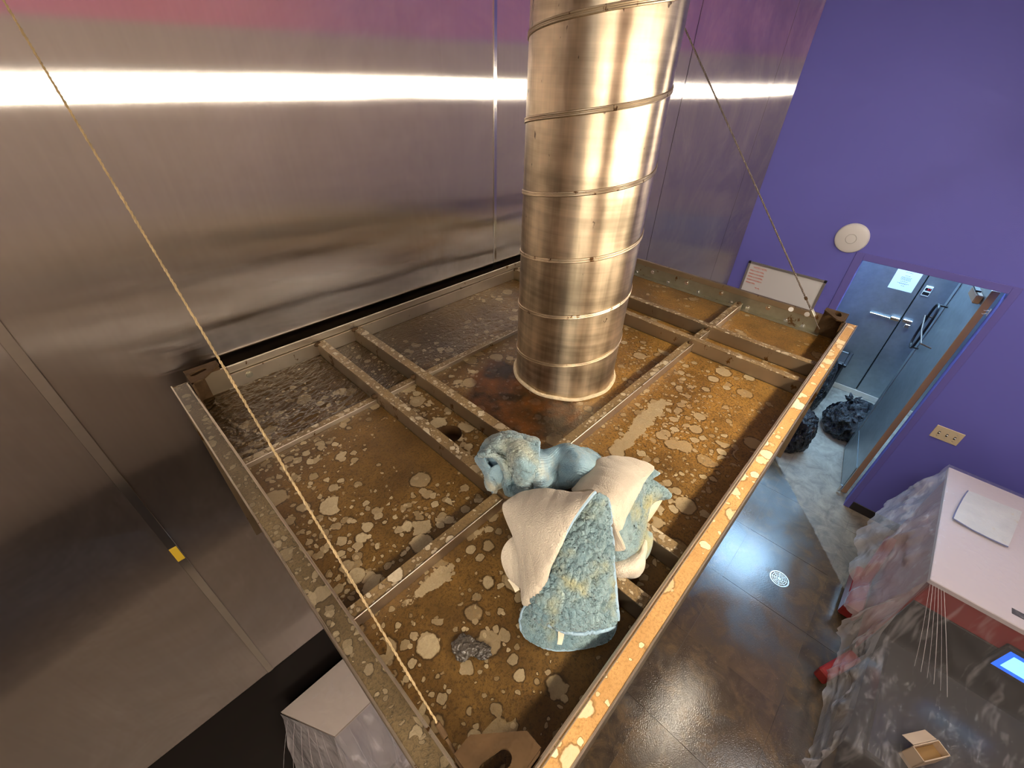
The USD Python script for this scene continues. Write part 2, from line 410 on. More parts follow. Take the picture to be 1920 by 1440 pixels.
def floor_mat(name, tile):
    g = Gr()
    P = g.pos()
    s = g('separate_xyz', vector=P)
    big = g.noise(P, 1.7, 2, 0.6, 0.8).fac
    mid = g.noise(P, 7, 5, 0.68, 0.8).fac
    fine = g.noise(P, 90, 2, 0.7).fac
    # the floor is darker and glossier up to a diagonal line before the doorway
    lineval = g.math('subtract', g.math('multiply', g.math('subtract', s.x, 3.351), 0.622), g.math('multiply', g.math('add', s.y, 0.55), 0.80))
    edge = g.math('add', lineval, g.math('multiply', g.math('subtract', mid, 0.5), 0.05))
    beyond_line = g.step(edge, -0.01, 0.015)
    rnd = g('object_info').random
    wet = g.ramp(mid, [(0.25, (0.024, 0.018, 0.013)), (0.5, (0.075, 0.053, 0.032)), (0.75, (0.20, 0.125, 0.055))])  # darker floor colour, on the near side of that line
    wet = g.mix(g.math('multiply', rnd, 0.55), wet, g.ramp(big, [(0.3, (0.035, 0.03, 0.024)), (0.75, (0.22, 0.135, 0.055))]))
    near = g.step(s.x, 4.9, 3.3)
    beyond_col = g.mix(near, g.ramp(mid, [(0.25, (0.16, 0.14, 0.12)), (0.7, (0.40, 0.36, 0.29))]), g.ramp(mid, [(0.25, (0.07, 0.05, 0.03)), (0.75, (0.33, 0.25, 0.15))]))
    c = g.mix(beyond_line, wet, beyond_col)
    speck = g.step(fine, 0.68, 0.76)
    ripple = g.noise(P, 150, 1, 0.5).fac
    c = g.mix(g.math('multiply', speck, 0.5), c, (0.40, 0.33, 0.22))
    wetness = g.step(g.math('add', big, g.math('multiply', mid, 0.35)), 0.52, 0.80)
    def near_pt(x, y, r0, r1):
        d = g('vector_math', math_type='distance', vector1=P, vector2=(x, y, 0)).value
        return g.step(g.math('add', d, g.math('multiply', g.math('subtract', mid, 0.5), 0.5)), r1, r0)
    wetness = g.math('maximum', wetness, g.math('maximum', near_pt(2.86, 0.0, 0.20, 0.45), near_pt(1.45, -0.12, 0.15, 0.40)))
    rgh = g.math('add', g.math('multiply', beyond_line, 0.35), g.math('subtract', 0.30, g.math('multiply', wetness, 0.19)))
    nrm = g.bump(g.math('add', g.math('multiply', fine, 0.5), g.math('multiply', ripple, 0.9)), 0.0005)
    done(g, name, g('principled_bsdf', base_color=c, roughness=rgh, normal=nrm, specular_ior_level=0.6).BSDF)
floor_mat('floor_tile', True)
plain('floor_joint', (0.12, 0.09, 0.055), 0.6)

def bag_mat():
    g = Gr()
    P = g.pos()
    f = g.noise(P, 11, 4, 0.6, 1.8).fac
    h = g.math('absolute', g.math('subtract', f, 0.5))
    done(g, 'bag_black', g('principled_bsdf', base_color=(0.006, 0.0065, 0.009), roughness=0.16, specular_ior_level=0.7, normal=g.bump(h, 0.05)).BSDF)
bag_mat()

# ------------------------------------------------------------------ the room
YW, XP, ZC = 1.093, 4.02, 4.25
X_, Y_, Z_ = np.eye(3)
floor = thing('floor', kind='structure')
part(floor, 'joint_bed', bx(-2.7, 6.3, -2.4, 1.3, -0.08, -0.004), 'floor_joint')
part(floor, 'concrete_apron', bx(-2.7, 0.067, -2.4, 1.3, -0.004, 0.0), 'pale_concrete')
rm_ = thing('rubber_mat', 'added unseen black mat that darkens the reflection in the steel wall', 'mat', (0, -1.6, 0))  # added out of view to give the steel wall a dark reflected band
part(rm_, 'mat', bx(-2.5, 1.6, -2.25, -0.85, 0.001, 0.012, 0.003), 'baseboard_black')
TILE = 0.61
for i in range(0, 11):
    for j in range(-3, 4):
        tx, ty = 2.51 - 4 * TILE + i * TILE, -0.634 + j * TILE
        x0, x1, y0, y1 = max(tx, -2.7), min(tx + TILE, 6.3), max(ty, -2.4), min(ty + TILE, 1.3)
        if x1 - x0 < 0.02 or y1 - y0 < 0.02:
            continue
        dz = RNG.uniform(-0.0012, 0.0012)
        g_ = 0.0007
        poly = sbox(x0 + g_, y0 + g_, x1 - g_, y1 - g_).difference(Point(2.811, -0.358).buffer(0.072, 24))
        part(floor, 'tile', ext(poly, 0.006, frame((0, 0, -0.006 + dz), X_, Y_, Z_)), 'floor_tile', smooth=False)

def warped_panel(x0, x1, z0, z1, y, seed):
    nx, nz = 26, 60
    xs, zs = np.linspace(x0, x1, nx), np.linspace(z0, z1, nz)
    G = np.zeros((nx, nz, 3))
    G[..., 0], G[..., 2] = xs[:, None], zs[None, :]
    P = np.stack([G[..., 0] * 1.1 + seed, G[..., 2] * 0.9, np.zeros((nx, nz))], -1)
    edge = np.minimum(1, np.minimum(xs - x0, x1 - xs) / 0.25)[:, None]
    G[..., 1] = y + 0.0008 * (meshkit.fbm(P, 3, 5) - 0.5) * edge
    i, j = np.meshgrid(np.arange(nx - 1), np.arange(nz - 1), indexing='ij')
    q = np.stack([i * nz + j, (i + 1) * nz + j, (i + 1) * nz + j + 1, i * nz + j + 1], -1).reshape(-1, 4)
    f = np.vstack([q[:, [0, 1, 2]], q[:, [0, 2, 3]]])
    front = G.reshape(-1, 3)
    back = front.copy()
    back[:, 1] = y + 0.006
    K = len(front)
    rim = np.concatenate([np.arange(nz), np.arange(1, nx) * nz + nz - 1, (nx - 1) * nz + np.arange(nz - 2, -1, -1), np.arange(nx - 2, 0, -1) * nz])
    r2 = np.roll(rim, -1)
    side = np.vstack([np.stack([rim, r2, r2 + K], 1), np.stack([rim, r2 + K, rim + K], 1)])
    return trimesh.Trimesh(np.vstack([front, back]), np.vstack([f, f[:, ::-1] + K, side]), process=False)

wl = thing('wall_left', kind='structure')
part(wl, 'backing', bx(-2.7, XP + 0.1, YW + 0.010, YW + 0.15, 0, ZC), 'dark_wall')
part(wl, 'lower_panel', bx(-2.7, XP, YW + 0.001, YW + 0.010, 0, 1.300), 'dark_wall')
seams = [-2.6, -1.36, -0.151, 1.059, 2.285, 3.513, XP]
for k in range(len(seams) - 1):
    part(wl, 'steel_panel', warped_panel(seams[k] + 0.0024, seams[k + 1] - 0.0024, 1.305, ZC, YW, 3.3 * k), 'panel_steel', smooth=40)
part(wl, 'divider_bar', bx(-0.161, -0.141, YW - 0.003, YW + 0.003, 1.305, ZC, 0.001), 'batten_steel')
part(wl, 'divider_bar', bx(1.053, 1.066, YW - 0.003, YW + 0.003, 1.305, ZC, 0.001), 'batten_steel')
part(wl, 'yellow_tape', bx(-0.160, -0.143, YW - 0.0042, YW - 0.003, 2.089, 2.146), 'yellow_tape', label='scrap of yellow tape on the divider bar')

wb_ = thing('wall_back', kind='structure')
OY0, OY1, OZ = -0.555, 0.242, 2.132
part(wb_, 'wall_face', cat_(bx(XP, XP + 0.12, OY1, 1.25, 0, ZC), bx(XP, XP + 0.12, -2.45, OY0, 0, ZC), bx(XP, XP + 0.12, OY0, OY1, OZ, ZC)), 'purple_paint', smooth=False)
tr = thing('trim_1', kind='structure')
part(tr, 'casing_board', bx(XP - 0.007, XP, OY1, OY1 + 0.054, 0, OZ + 0.05, 0.002), 'purple_trim')
part(tr, 'casing_board', bx(XP - 0.007, XP, OY0 - 0.044, OY0, 0, OZ + 0.05, 0.002), 'purple_trim')
part(tr, 'casing_board', bx(XP - 0.007, XP, OY0, OY1, OZ, OZ + 0.05, 0.002), 'purple_trim')
bb = thing('baseboard_back', kind='structure')
part(bb, 'base_strip', bx(XP - 0.008, XP, -2.3, OY0 - 0.046, 0, 0.092, 0.003), 'baseboard_black')
part(bb, 'base_strip', bx(XP - 0.008, XP, OY1 + 0.056, YW, 0, 0.092, 0.003), 'baseboard_black')

wr = thing('wall_right', kind='structure')
part(wr, 'lower_wall', bx(-2.7, XP, -2.45, -2.3, 0, 3.40), 'tan_wall')
part(wr, 'upper_wall', bx(-2.7, 2.5, -2.45, -2.3, 3.40, ZC), 'pink_paint')
part(wr, 'upper_wall', bx(2.5, XP, -2.45, -2.3, 3.40, ZC), 'purple_paint')
wf = thing('wall_front', kind='structure')
part(wf, 'wall_face', bx(-2.75, -2.6, -2.45, 1.25, 0, ZC), 'tan_wall')
ce = thing('ceiling', kind='structure')
part(ce, 'ceiling_face', bx(-2.75, XP + 0.12, -2.45, 1.25, ZC, ZC + 0.1), 'ceiling_paint')

# the store room behind the doorway
ws = thing('wall_storeroom', kind='structure')
part(ws, 'side_wall', bx(XP + 0.12, 6.4, 1.1, 1.2, 0, 2.8), 'ceiling_paint')
part(ws, 'side_wall', bx(XP + 0.12, 6.4, -1.7, -1.6, 0, 2.8), 'ceiling_paint')
part(ws, 'store_ceiling', bx(XP + 0.12, 6.4, -1.7, 1.2, 2.8, 2.9), 'ceiling_paint')
part(ws, 'end_wall', bx(6.3, 6.4, -1.7, 1.2, 0, 2.8), 'ceiling_paint')

# ------------------------------------------------------------------ lamps
def strip_light(x0, x1, label):
    y, z = -0.36, 3.098
    t = thing('strip_light', label, 'lamp', ((x0 + x1) / 2, y, z), group=None)
    part(t, 'housing', bx(x0, x1, y - 0.055, y + 0.055, z + 0.036, z + 0.08, 0.006), 'housing_white')
    ang = np.linspace(0, 2 * math.pi, 28, endpoint=False)
    prof = Polygon([(0.036 * math.cos(q), 0.036 * math.sin(q)) for q in ang])
    part(t, 'diffuser', ext(prof, x1 - x0 - 0.06, frame((x0 + 0.03, y, z), Y_, Z_, X_)), 'lamp_glow')
    for xe in (x0, x1 - 0.03):
        part(t, 'end_cap', bx(xe, xe + 0.03, y - 0.05, y + 0.05, z - 0.04, z + 0.04, 0.006), 'housing_white')
    for xe in (x0 + 0.15, x1 - 0.15):
        part(t, 'hanger', cyl((xe, y, z + 0.075), (xe, y, ZC), 0.003, 8), 'wire')
strip_light(-0.80, 0.12, 'warm white strip light beside the camera, first of the row of three')
strip_light(0.42, 1.34, 'warm white strip light in the middle of the row of three')
strip_light(2.20, 3.20, 'warm white strip light nearest the purple wall')
for k_, (xc, lab) in enumerate(((-1.4, 'square ceiling panel light behind the camera'), (0.9, 'square ceiling panel light above the middle of the room'), (3.0, 'square ceiling panel light near the purple wall'), (-1.25, 'square ceiling panel light close to the steel wall'))):
    yc = -1.5 if k_ < 3 else -0.25  # unseen ceiling panels added to fill the oven and the left side
    t = thing('ceiling_light', lab, 'lamp', (xc, yc, ZC))
    part(t, 'frame', bx(xc - 0.32, xc + 0.32, yc - 0.32, yc + 0.32, ZC - 0.02, ZC, 0.004), 'housing_white')
    part(t, 'diffuser', bx(xc - 0.29, xc + 0.29, yc - 0.29, yc + 0.29, ZC - 0.026, ZC - 0.02), 'ceiling_glow')
t = thing('panel_light', 'cool white ceiling panel light in the store room', 'lamp', (5.1, 0, 2.79))
part(t, 'frame', bx(4.72, 5.78, -0.66, 0.66, 2.775, 2.80, 0.004), 'housing_white')
part(t, 'diffuser', bx(4.75, 5.75, -0.63, 0.63, 2.768, 2.775), 'store_glow')

# ------------------------------------------------------------------ exhaust hood
X0, X1, Y0, Y1, ZT, ZPAN, ZB = 0.023, 1.529, 0.024, 1.062, 2.6154, 2.560, 2.05
hood = thing('exhaust_hood', 'stainless exhaust hood with grease-caked top hanging by cables along the steel wall', 'exhaust hood', ((X0 + X1) / 2, (Y0 + Y1) / 2, ZB))
def pan_mesh():
    px0, px1, py0, py1 = X0 + 0.017, X1 - 0.004, Y0 + 0.017, Y1 - 0.004
    nx, ny = 640, 440
    xs, ys = np.linspace(px0, px1, nx), np.linspace(py0, py1, ny)
    x, y = np.meshgrid(xs, ys, indexing='ij')
    def blob(cx, cy, rx, ry): return np.exp(-((x - cx) / rx) ** 2 - ((y - cy) / ry) ** 2)
    crowd = 0.22 + 0.55 * blob(0.16, 0.71, 0.16, 0.04) + 0.75 * blob(0.09, 0.50, 0.05, 0.25) + 0.6 * blob(0.24, 0.40, 0.12, 0.06) + 0.7 * blob(0.41, 0.55, 0.045, 0.24) \
        + 0.7 * blob(0.80, 0.26, 0.17, 0.09) + 0.55 * blob(0.62, 0.42, 0.09, 0.06) + 0.5 * blob(0.54, 0.69, 0.06, 0.05) + 0.45 * blob(0.98, 0.44, 0.08, 0.08) + 0.45 * blob(0.22, 0.85, 0.15, 0.06) \
        + 0.25 * blob(0.20, 0.20, 0.10, 0.08) + 0.3 * blob(0.60, 0.85, 0.10, 0.05) - 0.15 * blob(0.35, 0.95, 0.3, 0.08) - 0.25 * blob(0.27, 0.56, 0.06, 0.08) - 0.18 * blob(1.40, 0.5, 0.13, 0.5) + 0.3 * blob(0.55, 0.10, 0.3, 0.05)
    bare = 0.80 * blob(0.73, 0.275, 0.085, 0.030) + 0.6 * blob(0.82, 0.285, 0.05, 0.02) + 0.6 * blob(0.64, 0.27, 0.05, 0.018) + 0.75 * blob(0.165, 0.318, 0.07, 0.016) + 0.5 * blob(0.90, 0.60, 0.04, 0.03) + 0.5 * blob(0.29, 0.33, 0.05, 0.014)
    rust = 1.6 * blob(0.590, 0.545, 0.10, 0.10) + 1.3 * blob(0.60, 0.45, 0.075, 0.065) + 0.6 * blob(0.66, 0.66, 0.06, 0.05)
    wet = np.clip((y - 0.70) / 0.13, 0, 1) * np.clip((0.82 - x) / 0.2, 0, 1)
    w0 = meshkit.fbm(np.stack([x * 30, y * 30, 0 * x], -1), 2, 12) - 0.5
    wr = np.abs(2 * meshkit.fbm(np.stack([x * 42 + w0 * 2, y * 80 + w0 * 2, 0 * x], -1), 3, 11) - 1)
    z = ZPAN + 0.0060 * (0.35 - wr) * np.clip((y - 0.74) / 0.06, 0, 1) * np.clip((0.5 - x) / 0.3, 0.25, 1)
    V = np.stack([x, y, z], -1).reshape(-1, 3)
    i, j = np.meshgrid(np.arange(nx - 1), np.arange(ny - 1), indexing='ij')
    q = np.stack([i * ny + j, (i + 1) * ny + j, (i + 1) * ny + j + 1, i * ny + j + 1], -1).reshape(-1, 4)
    f = np.vstack([q[:, [0, 1, 2]], q[:, [0, 2, 3]]])
    hc, hr = np.array([0.403, 0.558]), 0.0275
    dist = np.linalg.norm(V[:, :2] - hc, axis=1)
    f = f[(dist[f] > hr).sum(1) > 0]
    near = dist < hr
    V[near, :2] = hc + (V[near, :2] - hc) / np.maximum(dist[near], 1e-6)[:, None] * hr
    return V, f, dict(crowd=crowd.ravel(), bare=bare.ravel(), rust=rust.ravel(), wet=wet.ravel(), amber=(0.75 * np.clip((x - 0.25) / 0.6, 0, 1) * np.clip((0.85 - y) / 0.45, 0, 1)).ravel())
pv, pf, fields = pan_mesh()
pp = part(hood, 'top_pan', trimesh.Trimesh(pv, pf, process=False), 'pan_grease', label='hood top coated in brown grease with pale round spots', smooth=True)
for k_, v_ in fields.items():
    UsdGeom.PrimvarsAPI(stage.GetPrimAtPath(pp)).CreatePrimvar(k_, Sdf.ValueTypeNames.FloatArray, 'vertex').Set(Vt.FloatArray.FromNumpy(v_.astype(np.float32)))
cup = cat_(trimesh.creation.annulus(0.0272, 0.0286, 0.030, sections=40), trimesh.creation.cylinder(0.0286, 0.002, sections=40).apply_translation((0, 0, -0.015)))
cup.apply_translation((0.403, 0.558, ZPAN - 0.0155))
part(hood, 'drain_cup', cup, 'rust_brown', label='round hole with a rusty cup below')
# skirts
part(hood, 'side_panel', bx(X0 + 0.016, X0 + 0.018, Y0 + 0.016, Y1, ZB, ZT - 0.003), 'beam_steel')
part(hood, 'side_panel', bx(X1 - 0.002, X1, Y0, Y1, ZB, ZT - 0.003), 'beam_steel')
part(hood, 'front_panel', bx(X0 + 0.016, X1, Y0 + 0.014, Y0 + 0.016, ZB, ZT - 0.003), 'beam_steel')
part(hood, 'back_panel', bx(X0, X1, Y1 - 0.002, Y1, ZB, ZT - 0.003), 'beam_steel')
# rims
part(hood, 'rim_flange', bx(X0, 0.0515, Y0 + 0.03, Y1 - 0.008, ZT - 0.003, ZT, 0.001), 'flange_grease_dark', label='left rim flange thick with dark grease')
part(hood, 'rim_lip', bx(0.0495, 0.0535, Y0 + 0.03, Y1 - 0.014, ZPAN, ZT + 0.0035, 0.0012), 'rim_steel')
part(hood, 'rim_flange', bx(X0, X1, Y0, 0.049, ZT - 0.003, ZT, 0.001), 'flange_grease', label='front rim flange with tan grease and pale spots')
part(hood, 'rim_lip', cat_(bx(X0 + 0.02, X1 - 0.01, 0.0485, 0.0535, ZPAN, ZT + 0.004, 0.0015), bx(X0 + 0.02, X1 - 0.01, 0.0455, 0.0475, ZT - 0.001, ZT + 0.002, 0.0008)), 'rim_steel')
part(hood, 'rim_edge', bx(X0, X1, Y0 - 0.0015, Y0 + 0.0012, ZT - 0.014, ZT + 0.0012, 0.0006), 'rim_steel')
part(hood, 'rim_edge', bx(X0 - 0.0015, X0 + 0.0012, Y0, Y1, ZT - 0.014, ZT + 0.0012, 0.0006), 'rim_steel')
part(hood, 'back_rim', cat_(bx(X0 + 0.09, X1, Y1 - 0.0075, Y1, 2.599, ZT + 0.001, 0.001)), 'rim_steel')
part(hood, 'back_angle', cat_(bx(X0 + 0.085, X1 - 0.02, Y1 - 0.013, Y1 - 0.004, ZPAN, 2.598, 0.001)), 'rim_steel')
part(hood, 'end_rim', cat_(bx(X1 - 0.012, X1, Y0 + 0.03, Y1 - 0.01, 2.601, ZT + 0.004, 0.001)), 'beam_steel', label='brown channel along the far rim')
part(hood, 'end_angle', cat_(bx(X1 - 0.0085, X1 - 0.003, 0.10, Y1 - 0.015, ZPAN, 2.601, 0.0008), bx(X1 - 0.034, X1 - 0.0085, 0.10, Y1 - 0.015, ZPAN, ZPAN + 0.003, 0.0008)), 'zinc', label='greenish zinc angle bolted to the far rim')
def bolt(y, z, r=0.0062):
    c = np.array([X1 - 0.0085, y, z])
    m = cat_(cyl(c, c - X_ * 0.0012, r * 1.25, 16), cyl(c - X_ * 0.001, c - X_ * 0.004, r * 0.75, 12, r * 0.6))
    part(hood, 'bolt', m, 'chrome')
for y, z in ((0.98, 2.586), (0.84, 2.586), (0.69, 2.587), (0.551, 2.587), (0.422, 2.588), (0.265, 2.589)):
    bolt(y, z)
for y, z in ((0.90, 2.567), (0.755, 2.567), (0.619, 2.567), (0.501, 2.567), (0.380, 2.568), (0.324, 2.568), (0.202, 2.568), (0.151, 2.566)):
    bolt(y, z, 0.0054)
for y in (0.201, 0.154):
    part(hood, 'hole_plug', cyl((X1 - 0.012, y, 2.6085), (X1 - 0.0135, y, 2.6085), 0.0075, 20), 'white_plastic', label='pale round plug in the far rim')
c_ = np.array([0.172, Y1 - 0.013, 2.582])
part(hood, 'bolt', cat_(cyl(c_, c_ - Y_ * 0.002, 0.008, 18), cyl(c_, c_ - Y_ * 0.005, 0.0045, 12)), 'zinc')
# C-section cross members over the pan, the length of the hood's depth
def channel(xf, w, z, parent=hood):
    y0, y1 = 0.056, Y1 - 0.013
    part(parent, 'cross_channel', cat_(bx(xf, xf + 0.002, y0, y1, ZPAN, z, 0.0006), bx(xf, xf + w, y0, y1, ZPAN, ZPAN + 0.002)), 'beam_steel')
    part(parent, 'channel_top', bx(xf - 0.0003, xf + w, y0, y1, z - 0.0005, z + 0.0018, 0.0006), 'beam_grease', label='spotted top flange of a cross channel')
for xf, w in ((0.348, 0.022), (0.457, 0.0225), (1.117, 0.021), (1.229, 0.020)):
    channel(xf, w, 2.5974)
# stiffeners along the hood between the cross members
segs = [(0.054, 0.347), (0.371, 0.456), (0.480, 1.116), (1.139, 1.228), (1.250, X1 - 0.036)]
for y0, w, z in ((0.337, 0.0215, 2.5855), (0.757, 0.020, 2.5695)):
    for a, b in segs:
        part(hood, 'stiffener', cat_(bx(a, b, y0, y0 + 0.002, ZPAN, z, 0.0005), bx(a, b, y0 - 0.0012, y0 + 0.0012, z - 0.001, z + 0.003, 0.0006)), 'rim_steel')
        part(hood, 'stiffener_top', bx(a, b, y0 + 0.001, y0 + w, z - 0.0012, z + 0.001, 0.0005), 'beam_grease')
# weld blobs where the members meet the rims
blob = []
for x, y, z in ((0.352, 1.046, 2.595), (0.461, 1.046, 2.597), (1.125, 1.046, 2.597), (1.236, 1.046, 2.597), (1.118, 0.347, 2.586), (1.229, 0.347, 2.587), (1.488, 0.347, 2.586), (0.457, 0.76, 2.583), (0.349, 0.76, 2.582)):
    s = trimesh.creation.icosphere(2, 1.0)
    s.vertices *= np.array([0.010, 0.007, 0.006]) * (0.7 + 0.7 * meshkit.noise(s.vertices * 2 + x * 10)[:, None])
    s.apply_translation((x, y, z))
    part(hood, 'weld', s, 'rust_dark')
# corner hanger brackets: slotted plate on two legs
def bracket(cx, cy, sx, sy, label):
    z = 2.642
    pts = [(0, 0), (0.066, 0), (0.066, 0.020), (0.022, 0.060), (0, 0.060)]
    poly = Polygon([(cx + sx * px, cy + sy * py) for px, py in pts])
    sl = Point(0, 0).buffer(0.008, 12).union(Point(0.020, 0).buffer(0.008, 12)).convex_hull
    from shapely import affinity
    sl = affinity.translate(affinity.rotate(sl, math.degrees(math.atan2(-sy * 0.3, sx * 1.0)), origin=(0, 0)), cx + sx * 0.014, cy + sy * 0.027)
    m = ext(poly.difference(sl), 0.004, frame((0, 0, z), X_, Y_, Z_))
    legs = cat_(bx(cx, cx + sx * 0.004, cy, cy + sy * 0.060, ZPAN, z + 0.003), bx(cx, cx + sx * 0.066, cy, cy + sy * 0.004, ZPAN, z + 0.003))
    part(hood, 'corner_bracket', cat_(m, legs), 'rust_dark', label=label, smooth=False)
bracket(X1 - 0.012, 0.055, -1, 1, 'rusty slotted bracket in the far front corner')
bracket(0.0545, 0.055, 1, 1, 'rusty slotted bracket in the near corner')
bracket(0.0545, Y1 - 0.010, 1, -1, 'rusty slotted bracket in the left corner by the wall')
bracket(X1 - 0.013, Y1 - 0.013, -1, -1, 'rusty slotted bracket in the hidden corner')
part(hood, 'corner_plate', bx(0.085, 0.135, Y1 - 0.0145, Y1 - 0.012, ZPAN + 0.004, 2.622), 'beam_steel')

# ------------------------------------------------------------------ exhaust duct
DX, DY, DR = 0.780, 0.537, 0.1285
duct = thing('exhaust_duct', 'round spiral-seam metal exhaust duct rising from the hood top', 'duct', (DX, DY, ZPAN))
n = 128
zz = np.concatenate([np.linspace(ZPAN + 0.001, ZC, 24)])
ang = np.arange(n) * 2 * math.pi / n
V = np.stack([np.stack([DX + DR * np.cos(ang), DY + DR * np.sin(ang), np.full(n, z)], 1) for z in zz]).reshape(-1, 3)
F = []
for i in range(len(zz) - 1):
    for j in range(n):
        l = (j + 1) % n
        F += [[i * n + j, i * n + l, (i + 1) * n + l], [i * n + j, (i + 1) * n + l, (i + 1) * n + j]]
part(duct, 'pipe', trimesh.Trimesh(V, np.array(F), process=False), 'duct_steel', smooth=True)
PITCH_Z = 0.124
th = np.radians(np.arange(132 - 190, 132 + 360 * 13, 4.0))
zs = 2.630 + PITCH_Z * (th - math.radians(132)) / (2 * math.pi)
ok = (zs > ZPAN + 0.004) & (zs < ZC - 0.01)
th, zs = th[ok], zs[ok]
def helix(dz, rr, r):
    return tube(np.stack([DX + (DR + rr) * np.cos(th), DY + (DR + rr) * np.sin(th), zs + dz], 1), r, 8)
turns = [(k, k + 90) for k in range(0, len(th) - 1, 90)]
for a, b in turns:
    sl = slice(a, min(b + 1, len(th)))
    def hx(dz, rr, r):
        return tube(np.stack([DX + (DR + rr) * np.cos(th[sl]), DY + (DR + rr) * np.sin(th[sl]), zs[sl] + dz], 1), r, 8)
    part(duct, 'lock_seam', cat_(hx(0.0026, 0.0006, 0.0020), hx(-0.0026, 0.0006, 0.0020), hx(0.0, -0.0002, 0.0022)), 'seam_steel')
q = np.radians(np.arange(0, 360, 4))
part(duct, 'sealant_bead', tube(np.stack([DX + (DR + 0.003) * np.cos(q), DY + (DR + 0.003) * np.sin(q), np.full(len(q), ZPAN + 0.002) + 0.0015 * np.sin(q * 9)], 1), 0.0052, 8, closed=True), 'caulk')

# ------------------------------------------------------------------ hanging cables
def cable(name, label, p0, p1, fuzz, rad, mat, clampmesh):
    p0, p1 = np.array(p0, float), np.array(p1, float)
    L = np.linalg.norm(p1 - p0)
    t = thing(name, label, 'cable', p0)
    d = (p1 - p0) / L
    a = np.cross(d, X_)
    a /= np.linalg.norm(a)
    b = np.cross(d, a)
    k = int(L / 0.0016)
    s = np.linspace(0, L, k)
    for ph in (0, math.pi):
        th = s / 0.012 * 2 * math.pi + ph
        path = p0 + s[:, None] * d + rad * 0.8 * (np.cos(th)[:, None] * a + np.sin(th)[:, None] * b)
        r = rad * (0.95 + fuzz * (meshkit.noise(np.stack([s * 120, s * 0 + ph, s * 0], 1)) - 0.3))
        part(t, 'strand', tube(path, r, 5), mat)
    for nm, m, mm in clampmesh(p0, d):
        part(t, nm, m, mm)
    part(t, 'wall_anchor', cyl(p1 - Y_ * 0.012, p1, 0.012, 16), 'chrome')
    return t
def clamp_c(p0, d):
    c = p0 + d * 0.0
    out = [('clamp', cat_(obox(c, d, X_, np.cross(d, X_), 0.024, 0.017, 0.009, 0.0015), *[cyl(c + d * s1 - X_ * s2 * 0 + np.cross(d, X_) * 0.004, c + d * s1 + np.cross(d, X_) * 0.0058, 0.0028, 10) for s1 in (-0.006, 0.006) for s2 in (0,)]), 'zinc'),
           ('ferrule', cyl(c + d * 0.045, c + d * 0.054, 0.0042, 12), 'rust_dark'),
           ('wire_tail', tube([c - d * 0.01, c - d * 0.035 - X_ * 0.004, c - d * 0.055 - X_ * 0.002], 0.0012, 6), 'wire'),
           ('wire_tail', tube([c + d * 0.01 + X_ * 0.005, c + d * 0.03 + X_ * 0.006, c + d * 0.06 + X_ * 0.001, c + d * 0.075], 0.0010, 6), 'wire')]
    return out
pC, dC = np.array([1.490, 0.140, 2.628]), np.array([0, 0.60, 0.67])
cable('hanger_cable', 'thin steel cable from the far front corner of the hood to the wall', pC, pC + dC * ((YW - pC[1]) / dC[1]), 0.15, 0.0016, 'wire', clamp_c)
pD, dD = np.array([0.058, 0.140, 2.645]), np.array([0, 0.685, 0.617])
cable('hanger_cable', 'greasy twisted cable from the near corner of the hood to the steel wall', pD, pD + dD * ((YW - pD[1]) / dD[1]), 0.9, 0.00075, 'rope',
      lambda p0, d: [('clamp', cat_(obox(p0, d, X_, np.cross(d, X_), 0.018, 0.006, 0.005, 0.001), tube([p0 - d * 0.01, p0 - d * 0.04, p0 - d * 0.06 - Z_ * 0.004], 0.0018, 8)), 'rust_dark')])

# ------------------------------------------------------------------ grease clump on the pan
cl = None
for x, y, r in ((0.143, 0.216, 0.011), (0.149, 0.207, 0.013), (0.156, 0.196, 0.010), (0.138, 0.205, 0.009), (0.160, 0.188, 0.011), (0.150, 0.219, 0.008)):
    s = trimesh.creation.icosphere(4, 1.0)
    nn = meshkit.fbm(s.vertices * 2.2 + x * 50, 4)
    s.vertices *= np.array([r, r, r * 0.6]) * (0.55 + 0.9 * nn[:, None])
    s.apply_translation((x, y, ZPAN + r * 0.25))
    cl = s if cl is None else cat_(cl, s)
t = thing('grease_clump', 'black lump of wet grease on the near part of the hood top', 'grease', (0.150, 0.204, ZPAN))
part(t, 'lump', cl, 'clump', smooth=True)

